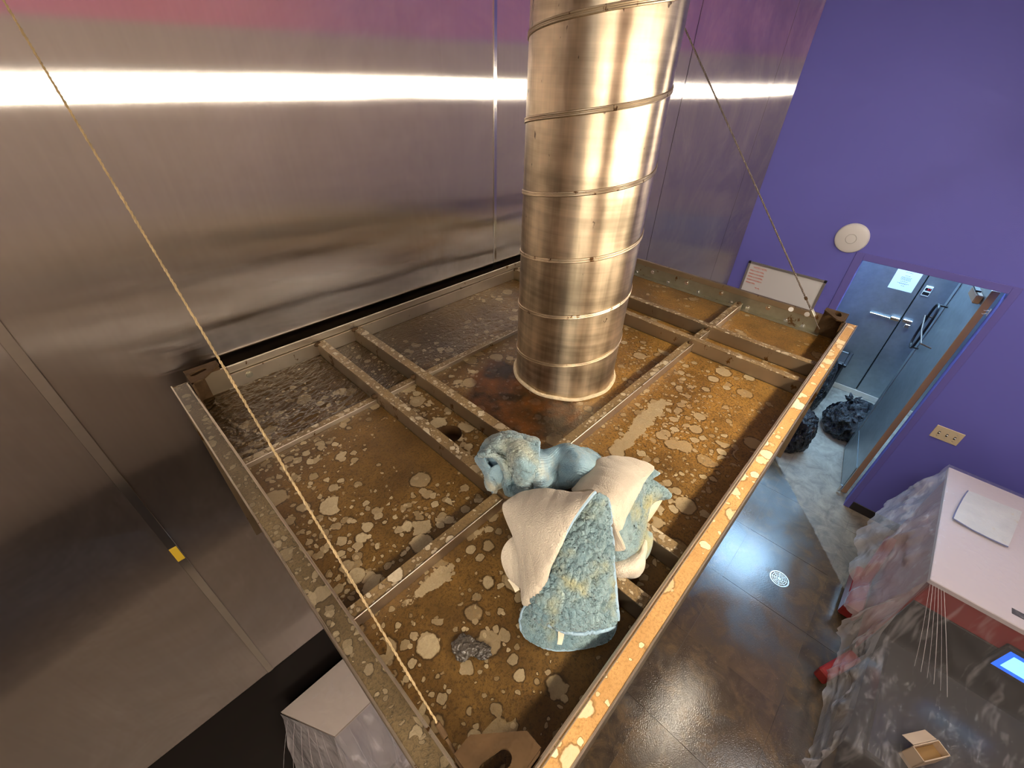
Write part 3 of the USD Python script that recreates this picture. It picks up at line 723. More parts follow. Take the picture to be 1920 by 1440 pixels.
# ------------------------------------------------------------------ towels (control points of each fold, metres)
TOWEL = {
 'T3_bottom':[[(0.25,0.174,2.595),(0.27,0.14,2.595),(0.292,0.108,2.595),(0.32,0.09,2.595)],[(0.235,0.179,2.585),(0.252,0.137,2.587),(0.279,0.104,2.587),(0.313,0.08,2.585)],[(0.221,0.172,2.575),(0.236,0.135,2.58),(0.266,0.099,2.58),(0.309,0.075,2.575)],[(0.217,0.154,2.565),(0.233,0.119,2.565),(0.261,0.093,2.565),(0.294,0.074,2.565)]],
 'T3_plush':[[(0.365,0.181,2.715),(0.365,0.175,2.727),(0.371,0.172,2.727),(0.379,0.167,2.715)],[(0.334,0.184,2.69),(0.342,0.17,2.7),(0.352,0.159,2.705),(0.375,0.153,2.7)],[(0.301,0.183,2.665),(0.309,0.161,2.68),(0.327,0.143,2.685),(0.356,0.133,2.675)],[(0.272,0.174,2.635),(0.281,0.15,2.655),(0.303,0.127,2.66),(0.334,0.111,2.65)],[(0.237,0.167,2.615),(0.253,0.143,2.63),(0.282,0.114,2.635),(0.317,0.092,2.625)],[(0.24,0.165,2.595),(0.245,0.127,2.6),(0.267,0.098,2.6),(0.305,0.078,2.595)]],
 'T3_flap':[[(0.315,0.294,2.645),(0.348,0.274,2.665),(0.359,0.224,2.695),(0.366,0.174,2.732)],[(0.302,0.289,2.64),(0.308,0.246,2.675),(0.317,0.206,2.705),(0.337,0.174,2.726)],[(0.29,0.26,2.635),(0.285,0.224,2.67),(0.29,0.192,2.695),(0.306,0.173,2.71)],[(0.273,0.23,2.63),(0.269,0.205,2.655),(0.27,0.179,2.675),(0.281,0.17,2.685)],[(0.255,0.207,2.615),(0.252,0.191,2.635),(0.253,0.175,2.65),(0.263,0.167,2.655)],[(0.241,0.19,2.605),(0.238,0.178,2.62),(0.242,0.169,2.627),(0.25,0.163,2.632)],[(0.235,0.182,2.603),(0.231,0.174,2.607),(0.231,0.167,2.615),(0.239,0.163,2.619)]],
 'T3_under':[[(0.295,0.257,2.615),(0.298,0.247,2.615),(0.299,0.233,2.62)],[(0.274,0.26,2.603),(0.28,0.24,2.61),(0.287,0.225,2.615)],[(0.262,0.251,2.59),(0.266,0.23,2.597),(0.27,0.213,2.603)],[(0.257,0.229,2.58),(0.252,0.209,2.587),(0.251,0.195,2.593)]],
 'T3_label':[[(0.25,0.229,2.579),(0.259,0.224,2.581)],[(0.249,0.218,2.575),(0.257,0.216,2.577)],[(0.248,0.211,2.569),(0.255,0.208,2.571)]],
 'T3_tag':[[(0.241,0.126,2.603),(0.247,0.118,2.603)],[(0.239,0.122,2.587),(0.244,0.116,2.587)],[(0.235,0.119,2.575),(0.239,0.114,2.575)]],
 'T2_cream':[[(0.418,0.241,2.635),(0.456,0.242,2.645),(0.498,0.239,2.65),(0.522,0.213,2.655),(0.537,0.188,2.655),(0.548,0.164,2.65)],[(0.399,0.217,2.665),(0.425,0.208,2.675),(0.452,0.2,2.68),(0.476,0.186,2.68),(0.495,0.171,2.675),(0.514,0.157,2.665)],[(0.392,0.187,2.695),(0.407,0.179,2.695),(0.425,0.17,2.695),(0.444,0.162,2.69),(0.458,0.154,2.685),(0.476,0.152,2.675)],[(0.381,0.16,2.7),(0.389,0.156,2.7),(0.405,0.152,2.695),(0.414,0.147,2.693),(0.427,0.145,2.685),(0.441,0.144,2.68)],[(0.388,0.156,2.685),(0.383,0.145,2.685),(0.389,0.14,2.683),(0.396,0.139,2.681),(0.403,0.139,2.677),(0.408,0.138,2.675)],[(0.387,0.15,2.675),(0.38,0.141,2.675),(0.378,0.137,2.673),(0.38,0.134,2.671),(0.384,0.134,2.67),(0.391,0.135,2.67)]],
 'T2_strip':[[(0.383,0.159,2.695),(0.381,0.154,2.7),(0.383,0.151,2.695)],[(0.381,0.15,2.665),(0.377,0.14,2.675),(0.376,0.134,2.675)],[(0.376,0.141,2.645),(0.375,0.131,2.655),(0.377,0.124,2.66)],[(0.369,0.134,2.635),(0.373,0.123,2.64),(0.378,0.116,2.645)]],
 'T2_lining':[[(0.546,0.163,2.647),(0.55,0.159,2.643),(0.555,0.154,2.637)],[(0.482,0.154,2.67),(0.499,0.155,2.66),(0.517,0.155,2.65)],[(0.444,0.147,2.675),(0.46,0.146,2.665),(0.48,0.147,2.655)],[(0.41,0.139,2.67),(0.426,0.136,2.66),(0.443,0.133,2.65)],[(0.385,0.135,2.665),(0.397,0.127,2.655),(0.417,0.125,2.645)],[(0.38,0.125,2.65),(0.386,0.119,2.645),(0.402,0.122,2.637)],[(0.381,0.119,2.64),(0.384,0.118,2.637),(0.39,0.118,2.635)]],
 'T2_plush':[[(0.517,0.156,2.648),(0.523,0.146,2.645),(0.53,0.135,2.635),(0.537,0.13,2.62)],[(0.481,0.149,2.653),(0.496,0.142,2.645),(0.511,0.135,2.635),(0.534,0.127,2.615)],[(0.446,0.135,2.645),(0.459,0.132,2.64),(0.483,0.136,2.625),(0.515,0.143,2.605)],[(0.416,0.127,2.64),(0.425,0.119,2.635),(0.448,0.121,2.615),(0.48,0.13,2.595)],[(0.389,0.121,2.633),(0.398,0.112,2.63),(0.419,0.111,2.615),(0.451,0.117,2.595)],[(0.371,0.133,2.63),(0.375,0.123,2.625),(0.392,0.116,2.61),(0.419,0.112,2.595)],[(0.368,0.128,2.615),(0.375,0.123,2.61),(0.392,0.117,2.6),(0.413,0.112,2.59)]],
 'T2_fold':[[(0.378,0.132,2.6),(0.394,0.118,2.6),(0.416,0.111,2.6),(0.438,0.114,2.6),(0.455,0.118,2.6)],[(0.359,0.121,2.615),(0.371,0.105,2.62),(0.391,0.097,2.62),(0.413,0.099,2.615),(0.441,0.109,2.61)],[(0.357,0.116,2.605),(0.367,0.1,2.61),(0.387,0.089,2.61),(0.408,0.092,2.605),(0.434,0.102,2.603)],[(0.366,0.117,2.58),(0.379,0.104,2.58),(0.395,0.091,2.58),(0.41,0.089,2.58),(0.426,0.095,2.58)]],
 'T2_curl':[[(0.45,0.117,2.607),(0.454,0.114,2.61),(0.459,0.108,2.605)],[(0.43,0.107,2.605),(0.433,0.103,2.607),(0.453,0.102,2.6)],[(0.426,0.099,2.585),(0.427,0.096,2.585),(0.444,0.098,2.585)]],
 'T2_corner':[[(0.515,0.146,2.603),(0.529,0.137,2.603),(0.544,0.131,2.603)],[(0.504,0.139,2.59),(0.514,0.134,2.585),(0.53,0.132,2.58)],[(0.494,0.134,2.575),(0.503,0.132,2.57),(0.514,0.133,2.567)]],
 'T1_lump':[[(0.362,0.422,2.615),(0.376,0.424,2.635),(0.403,0.413,2.65),(0.429,0.393,2.655),(0.446,0.369,2.655),(0.452,0.353,2.65)],[(0.348,0.399,2.65),(0.353,0.382,2.675),(0.373,0.369,2.685),(0.389,0.352,2.69),(0.405,0.338,2.685),(0.418,0.324,2.675)],[(0.346,0.383,2.665),(0.348,0.36,2.685),(0.371,0.354,2.67),(0.36,0.32,2.7),(0.37,0.307,2.7),(0.398,0.306,2.68)],[(0.356,0.368,2.665),(0.354,0.345,2.675),(0.367,0.342,2.655),(0.354,0.311,2.685),(0.358,0.292,2.693),(0.384,0.295,2.67)],[(0.365,0.356,2.65),(0.354,0.333,2.655),(0.364,0.329,2.637),(0.353,0.301,2.665),(0.367,0.294,2.655),(0.383,0.296,2.645)],[(0.366,0.352,2.63),(0.354,0.332,2.625),(0.359,0.324,2.615),(0.363,0.308,2.62),(0.375,0.301,2.62),(0.387,0.301,2.615)],[(0.363,0.347,2.605),(0.357,0.334,2.595),(0.362,0.332,2.585),(0.376,0.327,2.585),(0.389,0.317,2.59),(0.396,0.31,2.595)]],
 'T1_loop':[[(0.363,0.424,2.615),(0.353,0.4,2.65),(0.346,0.38,2.665)],[(0.359,0.413,2.61),(0.349,0.391,2.637),(0.346,0.372,2.65)],[(0.356,0.393,2.605),(0.343,0.372,2.633),(0.348,0.365,2.639)],[(0.347,0.379,2.6),(0.337,0.359,2.625),(0.344,0.356,2.627)],[(0.347,0.372,2.585),(0.341,0.357,2.6),(0.348,0.35,2.605)]],
 'T1_cuff':[[(0.344,0.368,2.635),(0.348,0.362,2.65),(0.36,0.356,2.652)],[(0.339,0.358,2.625),(0.347,0.354,2.635),(0.361,0.351,2.635)],[(0.34,0.355,2.603),(0.353,0.351,2.603),(0.364,0.348,2.603)],[(0.349,0.366,2.58),(0.354,0.353,2.58),(0.364,0.344,2.58)]],
 'T1_inner':[[(0.363,0.416,2.63),(0.361,0.39,2.655),(0.363,0.367,2.66)],[(0.358,0.402,2.615),(0.361,0.382,2.633),(0.366,0.361,2.637)],[(0.353,0.385,2.595),(0.354,0.366,2.605),(0.364,0.349,2.607)]],
 'T1_twist':[[(0.436,0.338,2.65),(0.449,0.321,2.645),(0.477,0.311,2.645),(0.491,0.299,2.645),(0.514,0.278,2.635),(0.514,0.245,2.63)],[(0.396,0.306,2.678),(0.413,0.297,2.67),(0.442,0.289,2.66),(0.444,0.267,2.68),(0.465,0.252,2.665),(0.492,0.237,2.645)],[(0.379,0.291,2.673),(0.401,0.286,2.66),(0.428,0.279,2.64),(0.433,0.257,2.67),(0.449,0.243,2.665),(0.478,0.234,2.645)],[(0.377,0.291,2.65),(0.39,0.277,2.65),(0.423,0.277,2.623),(0.432,0.257,2.645),(0.447,0.243,2.645),(0.471,0.236,2.635)],[(0.397,0.308,2.595),(0.408,0.29,2.6),(0.424,0.276,2.595),(0.446,0.258,2.605),(0.469,0.248,2.61),(0.496,0.245,2.615)]],
}

def fold(parent, key, mat, name, thick=0.005, crease=0.003, cs=24, hem=None, hem_sides='', pile=0.0, tuft=(150, 150), label=None, hr=0.0019, res=44, rib=0.0):
    """one fold of a towel: spline surface, soft creases, and for the plush side tufts of pile in relief"""
    rows = TOWEL[key]
    n_ = int((max(res, 90) if mat == 'suede_cream' else res) if not pile else 230)
    G = spline_grid(rows, n_, n_)
    _, N = grid_mesh(G)
    if crease > 0:
        G = G + N * ((meshkit.fbm(G * cs, 3, 3) - 0.5) * 2 * crease)[..., None]
    base = G.copy()
    if pile:
        s_ = np.cumsum(np.linalg.norm(np.diff(G, axis=0, prepend=G[:1]), axis=2), 0)
        t_ = np.cumsum(np.linalg.norm(np.diff(G, axis=1, prepend=G[:, :1]), axis=2), 1)
        warp = meshkit.fbm(G * 45, 3, 21) - 0.5
        q = np.stack([s_ * tuft[0] + warp * 7, t_ * tuft[1] + (meshkit.fbm(G * 45 + 9, 3, 22) - 0.5) * 7, 0 * s_], -1)
        a1 = (1 - np.abs(2 * meshkit.noise(q, 31) - 1)) ** 1.3
        a2 = 1 - np.abs(2 * meshkit.noise(q * 2.3 + 5, 32) - 1)
        d = 0.70 * a1 + 0.30 * a2
        u = np.linspace(0, 1, n_)
        e = np.minimum(u, 1 - u)
        fade = np.clip(np.minimum(e[:, None], e[None]) / 0.022, 0, 1)
        _, N = grid_mesh(G)
        G = G + N * (fade * pile * (d - 0.25))[..., None]
    if rib:
        t_ = np.cumsum(np.linalg.norm(np.diff(G, axis=1, prepend=G[:, :1]), axis=2), 1)
        s_ = np.cumsum(np.linalg.norm(np.diff(G, axis=0, prepend=G[:1]), axis=2), 0)
        _, N = grid_mesh(G)
        G = G + N * (rib * np.sin((t_ * 0.55 + s_ * 0.83) * 2 * math.pi / 0.0052 + 4 * meshkit.noise(G * 40)))[..., None]
    if mat == 'suede_cream' and thick > 0.003:      # faint stitched-through lines and slack between them
        t_ = np.cumsum(np.linalg.norm(np.diff(G, axis=1, prepend=G[:, :1]), axis=2), 1)
        _, N = grid_mesh(G)
        G = G + N * (0.0009 * np.abs(np.sin(t_ * math.pi / 0.026 + 2.0 * meshkit.noise(G * 18))) ** 0.6)[..., None]
    m, N = grid_mesh(G, thick)
    part(parent, name, m, mat, label=label, smooth=True if pile else 60)
    if hem:
        st = max(1, n_ // 44)
        paths = dict(T=base[0, ::st], B=base[-1, ::st], L=base[::st, 0], R=base[::st, -1])
        lift = dict(T=N[0, ::st], B=N[-1, ::st], L=N[::st, 0], R=N[::st, -1])
        lift = {k: v * pile * 0.40 for k, v in lift.items()}
        for s_ in hem_sides:
            part(parent, 'hem', tube(paths[s_] + (lift[s_] if pile else 0), hr, 8), hem)

tw1 = thing('microfibre_towel', 'crumpled blue microfibre towel at the back of the towel pile', 'towel', (0.40, 0.36, 2.60))
fold(tw1, 'T1_lump', 'terry_light', 'cloth', crease=0.009, cs=30, hem='hem_blue', hem_sides='RB', pile=0.0048, tuft=(240, 170))
fold(tw1, 'T1_loop', 'ribbed_blue', 'cloth', crease=0.002, pile=0.003, tuft=(280, 200))
fold(tw1, 'T1_cuff', 'ribbed_blue', 'cloth', crease=0.002, hem='hem_blue', hem_sides='LT')
fold(tw1, 'T1_twist', 'ribbed_blue', 'cloth', crease=0.007, cs=26, hem='hem_blue', hem_sides='BRL', res=260, rib=0.0010)
fold(tw1, 'T1_inner', 'ribbed_blue', 'cloth', crease=0.003)
tw2 = thing('microfibre_towel', 'folded towel with cream back and blue lining on the right of the towel pile', 'towel', (0.47, 0.24, 2.60))
fold(tw2, 'T2_cream', 'suede_cream', 'cloth', crease=0.004, cs=16, hem='suede_cream', hem_sides='RB')
fold(tw2, 'T2_strip', 'suede_cream', 'cloth', crease=0.002, hem='suede_cream', hem_sides='R')
fold(tw2, 'T2_lining', 'terry_blue', 'lining', crease=0.003, hem='hem_blue', hem_sides='R', pile=0.004, tuft=(170, 260), label='blue terry lining')
fold(tw2, 'T2_plush', 'terry_blue', 'lining', crease=0.003, hem='hem_blue', hem_sides='RB', pile=0.006, tuft=(170, 260), label='stained blue-green plush lining')
fold(tw2, 'T2_fold', 'suede_cream', 'cloth', crease=0.003, cs=22)
fold(tw2, 'T2_curl', 'terry_blue', 'lining', crease=0.002, hem='hem_blue', hem_sides='LR')
fold(tw2, 'T2_corner', 'cream_lit', 'cloth', crease=0.002)
tw3 = thing('microfibre_towel', 'front towel of the pile with cream flap turned back over blue plush', 'towel', (0.30, 0.14, 2.58))
fold(tw3, 'T3_bottom', 'terry_blue', 'lower_layer', crease=0.003, hem='hem_blue', hem_sides='BLR', pile=0.005, tuft=(190, 260), hr=0.0024)
fold(tw3, 'T3_plush', 'terry_blue', 'plush_face', crease=0.005, cs=20, hem='hem_blue', hem_sides='RB', pile=0.011, tuft=(125, 240), hr=0.0030)
fold(tw3, 'T3_flap', 'suede_cream', 'flap', crease=0.004, cs=14, hem='hem_blue', hem_sides='R', label='cream suede back of the towel', thick=0.004, hr=0.0024)
part(tw3, 'hem', tube(spline_grid(TOWEL['T3_flap'], 44, 44)[:, 0], 0.0019, 8), 'suede_cream')
fold(tw3, 'T3_under', 'suede_cream', 'flap', crease=0.002, hem='suede_cream', hem_sides='L')
fold(tw3, 'T3_label', 'label_cream', 'care_label', thick=0.0012, crease=0.0)
fold(tw3, 'T3_tag', 'label_cream', 'hanging_loop', thick=0.003, crease=0.0, label='cream hanging loop')

# ------------------------------------------------------------------ things on the purple wall
t = thing('access_point', 'white round wireless access point on the purple wall above the whiteboard', 'wireless access point', (XP, 0.366, 2.263))
prof = [(0, 0.030), (0.030, 0.030), (0.0305, 0.0288), (0.0325, 0.0288), (0.033, 0.0298), (0.080, 0.024), (0.098, 0.016), (0.104, 0.008), (0.105, 0.0)]
m = trimesh.creation.revolve(np.array(prof[::-1]), sections=72)
m.apply_transform(frame((XP, 0.366, 2.263), Y_, Z_, -X_))
m.fix_normals()
part(t, 'cover', m, 'white_plastic', smooth=25)
q = np.radians(np.arange(0, 360, 6))
part(t, 'centre_ring', tube(np.stack([np.full(len(q), XP - 0.0300), 0.366 + 0.033 * np.cos(q), 2.263 + 0.033 * np.sin(q)], 1), 0.0010, 6, closed=True), 'alu')

WY0, WY1, WZ0, WZ1 = 0.383, 0.980, 1.50, 1.925
t = thing('whiteboard', 'small framed whiteboard with red handwriting on the purple wall', 'whiteboard', (XP, (WY0 + WY1) / 2, WZ0))
part(t, 'panel', bx(XP - 0.008, XP - 0.002, WY0 + 0.005, WY1 - 0.005, WZ0 + 0.005, WZ1 - 0.005), 'white_board')
for a in ((WY0 + 0.015, WY1 - 0.015, WZ1 - 0.018, WZ1), (WY0 + 0.015, WY1 - 0.015, WZ0, WZ0 + 0.018)):
    part(t, 'frame_rail', bx(XP - 0.016, XP, *a, 0.002), 'alu')
for a in ((WY0, WY0 + 0.018, WZ0 + 0.015, WZ1 - 0.015), (WY1 - 0.018, WY1, WZ0 + 0.015, WZ1 - 0.015)):
    part(t, 'frame_rail', bx(XP - 0.016, XP, *a, 0.002), 'alu')
for yy in (WY0 - 0.001, WY1 - 0.019):
    for zz_ in (WZ0 - 0.001, WZ1 - 0.019):
        part(t, 'corner_cap', bx(XP - 0.018, XP, yy, yy + 0.020, zz_, zz_ + 0.020, 0.003), 'black_plastic')
def scrawl(words, y, z, h, slope, width, mat, seed):
    """handwriting too small in the photograph to read: pen strokes of that size, on the board's face"""
    rg = np.random.default_rng(seed)
    ms = []
    yy = y
    for wlen in words:
        k = int(wlen * 9)
        s = np.linspace(0, 1, k)
        amp = h * (0.35 + 0.5 * meshkit.noise(np.stack([s * wlen * 2.3 + seed, s * 0, s * 0], 1)))
        py = yy - s * wlen * h * 0.62 + 0.18 * h * np.sin(s * wlen * 2 * math.pi + 1)
        pz = z - slope * (y - yy + s * wlen * h * 0.62) + amp * np.sin(s * wlen * 2 * math.pi) * 0.7
        ms.append(tube(np.stack([np.full(k, XP - 0.0085), py, pz], 1), width, 4))
        yy -= (wlen + 0.9) * h * 0.62
    return cat_(*ms)
lines = [((5, 4), 0.028), ((4, 1, 3, 4), 0.020), ((5, 1, 2, 5), 0.020), ((5, 1, 2, 5), 0.020), ((6, 1, 2, 4, 1), 0.018), ((6, 4), 0.018)]
zl = WZ1 - 0.045
for k, (w, h) in enumerate(lines):
    part(t, 'handwriting', scrawl(w, WY1 - 0.032 - (0.02 if k == 0 else 0), zl, h * 0.62, 0.0, 0.0013, 'red_ink', 3 + k), 'red_ink', label='red handwriting')
    zl -= 0.030 if k == 0 else 0.0265
part(t, 'handwriting', scrawl((2, 2), WY1 - 0.12, zl - 0.005, 0.012, 0.0, 0.0013, 'red_ink', 15), 'red_ink', label='red handwriting')

# triple switch plate
t = thing('switch_plate', 'ivory triple light switch plate on the purple wall', 'light switch', (XP, -0.787, 1.055))
part(t, 'plate', bx(XP - 0.006, XP, -0.787 - 0.082, -0.787 + 0.082, 1.055 - 0.057, 1.055 + 0.057, 0.004), 'ivory')
for k in (-1, 0, 1):
    yc = -0.787 + k * 0.046
    part(t, 'toggle_slot', bx(XP - 0.0068, XP - 0.0055, yc - 0.006, yc + 0.006, 1.043, 1.067), 'black_plastic')
    part(t, 'toggle', obox((XP - 0.011, yc, 1.058), X_ * 0.9 - Z_ * 0.43, Y_, Z_ * 0.9 + X_ * 0.43, 0.016, 0.009, 0.010, 0.002), 'white_plastic')
    for dz in (-0.030, 0.030):
        part(t, 'screw', cyl((XP - 0.0058, yc, 1.055 + dz), (XP - 0.0070, yc, 1.055 + dz), 0.0032, 12), 'alu')

# ------------------------------------------------------------------ open door and what hangs behind it
HA, HB = np.array([4.165, -0.494, 0]), np.array([4.880, -0.384, 0])
ld = (HB - HA) / np.linalg.norm(HB - HA)
ln = np.array([-ld[1], ld[0], 0])
LW = np.linalg.norm(HB - HA)
def on_leaf(s, z, o=0.0):
    return HA + ld * s + ln * o + Z_ * z
d1 = thing('door_1', kind='structure', loc=HA)
part(d1, 'leaf', obox(on_leaf(LW / 2, 1.055, -0.022), ld, ln, Z_, LW, 0.040, 2.07, 0.003), 'door_steel')
part(d1, 'edge_strip', obox(on_leaf(-0.004, 1.055, -0.022), ld, ln, Z_, 0.010, 0.044, 2.07, 0.002), 'tan_edge', label='tan edge of the open door')
part(d1, 'edge_trim', obox(on_leaf(LW - 0.030, 1.055, 0.001), ld, ln, Z_, 0.060, 0.006, 2.06, 0.001), 'door_steel')
part(d1, 'kick_plate', obox(on_leaf(LW / 2, 0.17, 0.0), ld, ln, Z_, LW - 0.06, 0.004, 0.30, 0.001), 'door_steel')
part(d1, 'bottom_hinge', cyl(on_leaf(-0.01, 0.02, 0.02), on_leaf(-0.01, 0.10, 0.02), 0.012, 12), 'chrome')
part(d1, 'closer', obox(on_leaf(0.14, 2.0, 0.02), ld, ln, Z_, 0.20, 0.04, 0.06, 0.006), 'tan_edge')
part(d1, 'closer_arm', obox(on_leaf(0.16, 2.05, 0.04), ld, ln, Z_, 0.20, 0.03, 0.012, 0.002), 'black_plastic')
# oval pull loop with its bar
loop = []
for q in np.radians(np.arange(0, 360, 8)):
    cx_, cz_ = 0.62 + 0.085 * np.sign(math.cos(q)) * abs(math.cos(q)) ** 0.8, 1.525 + 0.20 * np.sign(math.sin(q)) * abs(math.sin(q)) ** 0.6
    loop.append(on_leaf(cx_, cz_, 0.055))
hd = part(d1, 'pull_loop', tube(loop, 0.0095, 10, closed=True), 'black_plastic', label='black oval pull loop')
part(hd, 'post', cyl(on_leaf(0.62, 1.325, 0.0), on_leaf(0.62, 1.325, 0.055), 0.008, 10), 'black_plastic')
part(hd, 'post', cyl(on_leaf(0.62, 1.725, 0.0), on_leaf(0.62, 1.725, 0.055), 0.008, 10), 'black_plastic')
part(d1, 'push_bar', tube([on_leaf(0.72, 1.58, 0.02), on_leaf(0.70, 1.59, 0.075), on_leaf(0.50, 1.54, 0.085), on_leaf(0.30, 1.50, 0.080), on_leaf(0.28, 1.49, 0.01)], 0.006, 10), 'wire')

t = thing('coat_hook', 'small white hook on the door jamb behind the open door', 'hook', (4.16, -0.545, 1.95))
part(t, 'plate', bx(4.152, 4.176, -0.5545, -0.549, 1.925, 1.975, 0.002), 'white_plastic')
part(t, 'arm', tube([(4.164, -0.549, 1.96), (4.164, -0.525, 1.955), (4.164, -0.515, 1.965), (4.164, -0.512, 1.98)], 0.004, 8), 'white_plastic')
part(t, 'arm', tube([(4.164, -0.549, 1.94), (4.164, -0.530, 1.93), (4.164, -0.522, 1.935)], 0.004, 8), 'white_plastic')

u_, v_ = np.meshgrid(np.linspace(0, 1, 26), np.linspace(0, 1, 40), indexing='ij')
G = np.stack([4.24 + 0.05 * meshkit.fbm(np.stack([u_ * 5, v_ * 1.5, 0 * u_], -1), 3, 5), -0.60 - 0.40 * u_ * (0.55 + 0.45 * np.minimum(1, v_ * 3)), 1.88 - 1.0 * v_], -1)
t = thing('hanging_apron', 'black apron hanging in the gap behind the open steel door', 'apron', (4.25, -0.75, 1.9))
part(t, 'cloth', grid_mesh(G, 0.006)[0], 'apron_black', smooth=60)

# ------------------------------------------------------------------ walk-in cooler front in the store room
XK = 6.10
wk = thing('walk_in_cooler', 'dull steel front of a walk-in cooler seen through the doorway', 'walk-in cooler', (XK, -0.2, 0))
part(wk, 'door_panel', bx(XK, XK + 0.1, -0.226, 1.09, 0.07, 2.72, 0.004), 'door_steel')
part(wk, 'frame_panel', bx(XK, XK + 0.1, -1.59, -0.236, 0.07, 2.72, 0.004), 'door_steel')
part(wk, 'seam_gasket', bx(XK + 0.03, XK + 0.06, -0.240, -0.220, 0.07, 2.7), 'black_plastic')
part(wk, 'threshold_strip', bx(XK - 0.006, XK + 0.1, -1.59, 1.09, 0.0, 0.07, 0.003), 'threshold')
la = part(wk, 'latch', cat_(bx(XK - 0.030, XK - 0.012, -0.165, 0.056, 1.040, 1.058, 0.005), bx(XK - 0.04, XK, -0.225, -0.135, 1.035, 1.080, 0.008)), 'chrome', label='chrome latch handle')
part(wk, 'strike', cat_(bx(XK - 0.03, XK, -0.335, -0.245, 1.045, 1.085, 0.006), bx(XK - 0.035, XK, -0.335, -0.285, 0.995, 1.04, 0.006)), 'chrome')
di = part(wk, 'thermometer', bx(XK - 0.014, XK, -0.322, -0.259, 1.368, 1.477, 0.003), 'white_plastic', label='white thermometer panel with red digits')
part(di, 'display', bx(XK - 0.0155, XK - 0.0135, -0.316, -0.266, 1.428, 1.456), 'black_plastic')
seg = meshkit.text_mesh('37', 0.018, 0.0012)
seg.apply_transform(frame((XK - 0.0156, -0.282, 1.433), -Y_, Z_, -X_))
part(di, 'digits', seg, 'led_red', smooth=False)
part(di, 'button_strip', bx(XK - 0.0155, XK - 0.0135, -0.318, -0.263, 1.380, 1.412), 'black_plastic')
t = thing('paper_notice', 'white printed paper notice taped to the cooler door', 'notice', (XK, -0.074, 1.36))
part(t, 'sheet', bx(XK - 0.0015, XK - 0.0004, -0.181, 0.033, 1.362, 1.640), 'paper')
rg = np.random.default_rng(4)
tx = []
for z, a, b in ((1.555, -0.10, -0.045), (1.520, -0.085, -0.055), (1.503, -0.115, -0.03), (1.493, -0.118, -0.03), (1.483, -0.115, -0.03), (1.473, -0.12, -0.035), (1.455, -0.095, -0.04), (1.436, -0.12, -0.02), (1.430, -0.1, -0.04), (1.411, -0.082, -0.066)):
    yy = b
    while yy > a:
        w = rg.uniform(0.006, 0.016)
        tx.append(bx(XK - 0.0019, XK - 0.0015, yy - w, yy, z, z + 0.0042))
        yy -= w + 0.004
part(t, 'print', cat_(*tx), 'grey_ink', smooth=False)

# ------------------------------------------------------------------ bin bags and bin in the store room
def bag(name, label, c, r, seed, knot=None, flat=0.6):
    s = trimesh.creation.icosphere(5, 1.0)
    v = s.vertices.copy()
    big = meshkit.fbm(v * 1.6 + seed, 3, seed)
    rid = 1 - np.abs(2 * meshkit.fbm(v * np.array([3.2, 3.2, 1.8]) + seed * 2, 4, seed + 5) - 1)
    k = 0.80 + 0.28 * big + 0.42 * (rid - 0.75)
    v = v * k[:, None] * np.array(r)
    zb = -r[2] * flat
    v[:, 2] = np.where(v[:, 2] < zb, zb + (v[:, 2] - zb) * 0.05, v[:, 2])
    v -= [0, 0, v[:, 2].min()]
    s.vertices = v + np.array(c)
    t = thing(name, label, 'rubbish bag', c)
    part(t, 'bag', s, 'bag_black', smooth=True)
    if knot is not None:
        k0 = np.array(c) + np.array(knot)
        ms = [trimesh.creation.icosphere(2, 0.028).apply_translation(k0)]
        for a in range(5):
            d = np.array([math.cos(a * 1.3 + seed), math.sin(a * 1.3 + seed), 0.9])
            ms.append(tube([k0, k0 + d * 0.05, k0 + d * 0.09 + Z_ * -0.01], [0.014, 0.022, 0.004], 7))
        part(t, 'knot', cat_(*ms), 'bag_black')
bag('rubbish_bag', 'full black rubbish bag on the floor in front of the cooler door', (5.20, -0.33, 0), (0.28, 0.26, 0.24), 3, (0.06, 0.10, 0.34))
bag('rubbish_bag', 'black rubbish bag half hidden behind the hood edge', (4.50, 0.075, 0), (0.20, 0.18, 0.30), 8, None)
bag('rubbish_bag', 'black rubbish bag sagging over the bin in the store room', (5.42, 0.21, 0.0), (0.25, 0.20, 0.52), 12, None, 0.4)
t = thing('bin', 'black square bin beside the bags in the store room', 'bin', (5.85, 0.16, 0))
part(t, 'body', cat_(bx(5.70, 6.02, 0.0, 0.36, 0.0, 0.53, 0.02)), 'black_plastic')
part(t, 'rim', cat_(bx(5.66, 6.04, -0.02, 0.02, 0.50, 0.54, 0.008), bx(5.66, 6.04, 0.34, 0.38, 0.50, 0.54, 0.008), bx(5.66, 5.70, 0.02, 0.34, 0.50, 0.54, 0.008), bx(6.0, 6.04, 0.02, 0.34, 0.50, 0.54, 0.008)), 'black_plastic')

# ------------------------------------------------------------------ floor drain
FX, FY = 2.811, -0.358
t = thing('floor_drain', 'round slotted metal floor drain in the wet floor', 'drain', (FX, FY, 0))
part(t, 'pit', cyl((FX, FY, -0.02), (FX, FY, -0.012), 0.071, 32), 'dark_pit')
for r0, r1 in ((0.060, 0.0705), (0.047, 0.053), (0.034, 0.040), (0.021, 0.027), (0.0, 0.013)):
    m = trimesh.creation.annulus(r0, r1, 0.010, sections=48) if r0 > 0 else trimesh.creation.cylinder(r1, 0.010, sections=24)
    m.apply_translation((FX, FY, -0.004))
    part(t, 'grate_ring', m, 'alu')
for k in range(8):
    a = k * math.pi / 4 + 0.2
    part(t, 'grate_spoke', obox((FX + 0.036 * math.cos(a), FY + 0.036 * math.sin(a), -0.0045), (math.cos(a), math.sin(a), 0), (-math.sin(a), math.cos(a), 0), Z_, 0.052, 0.005, 0.008), 'alu')

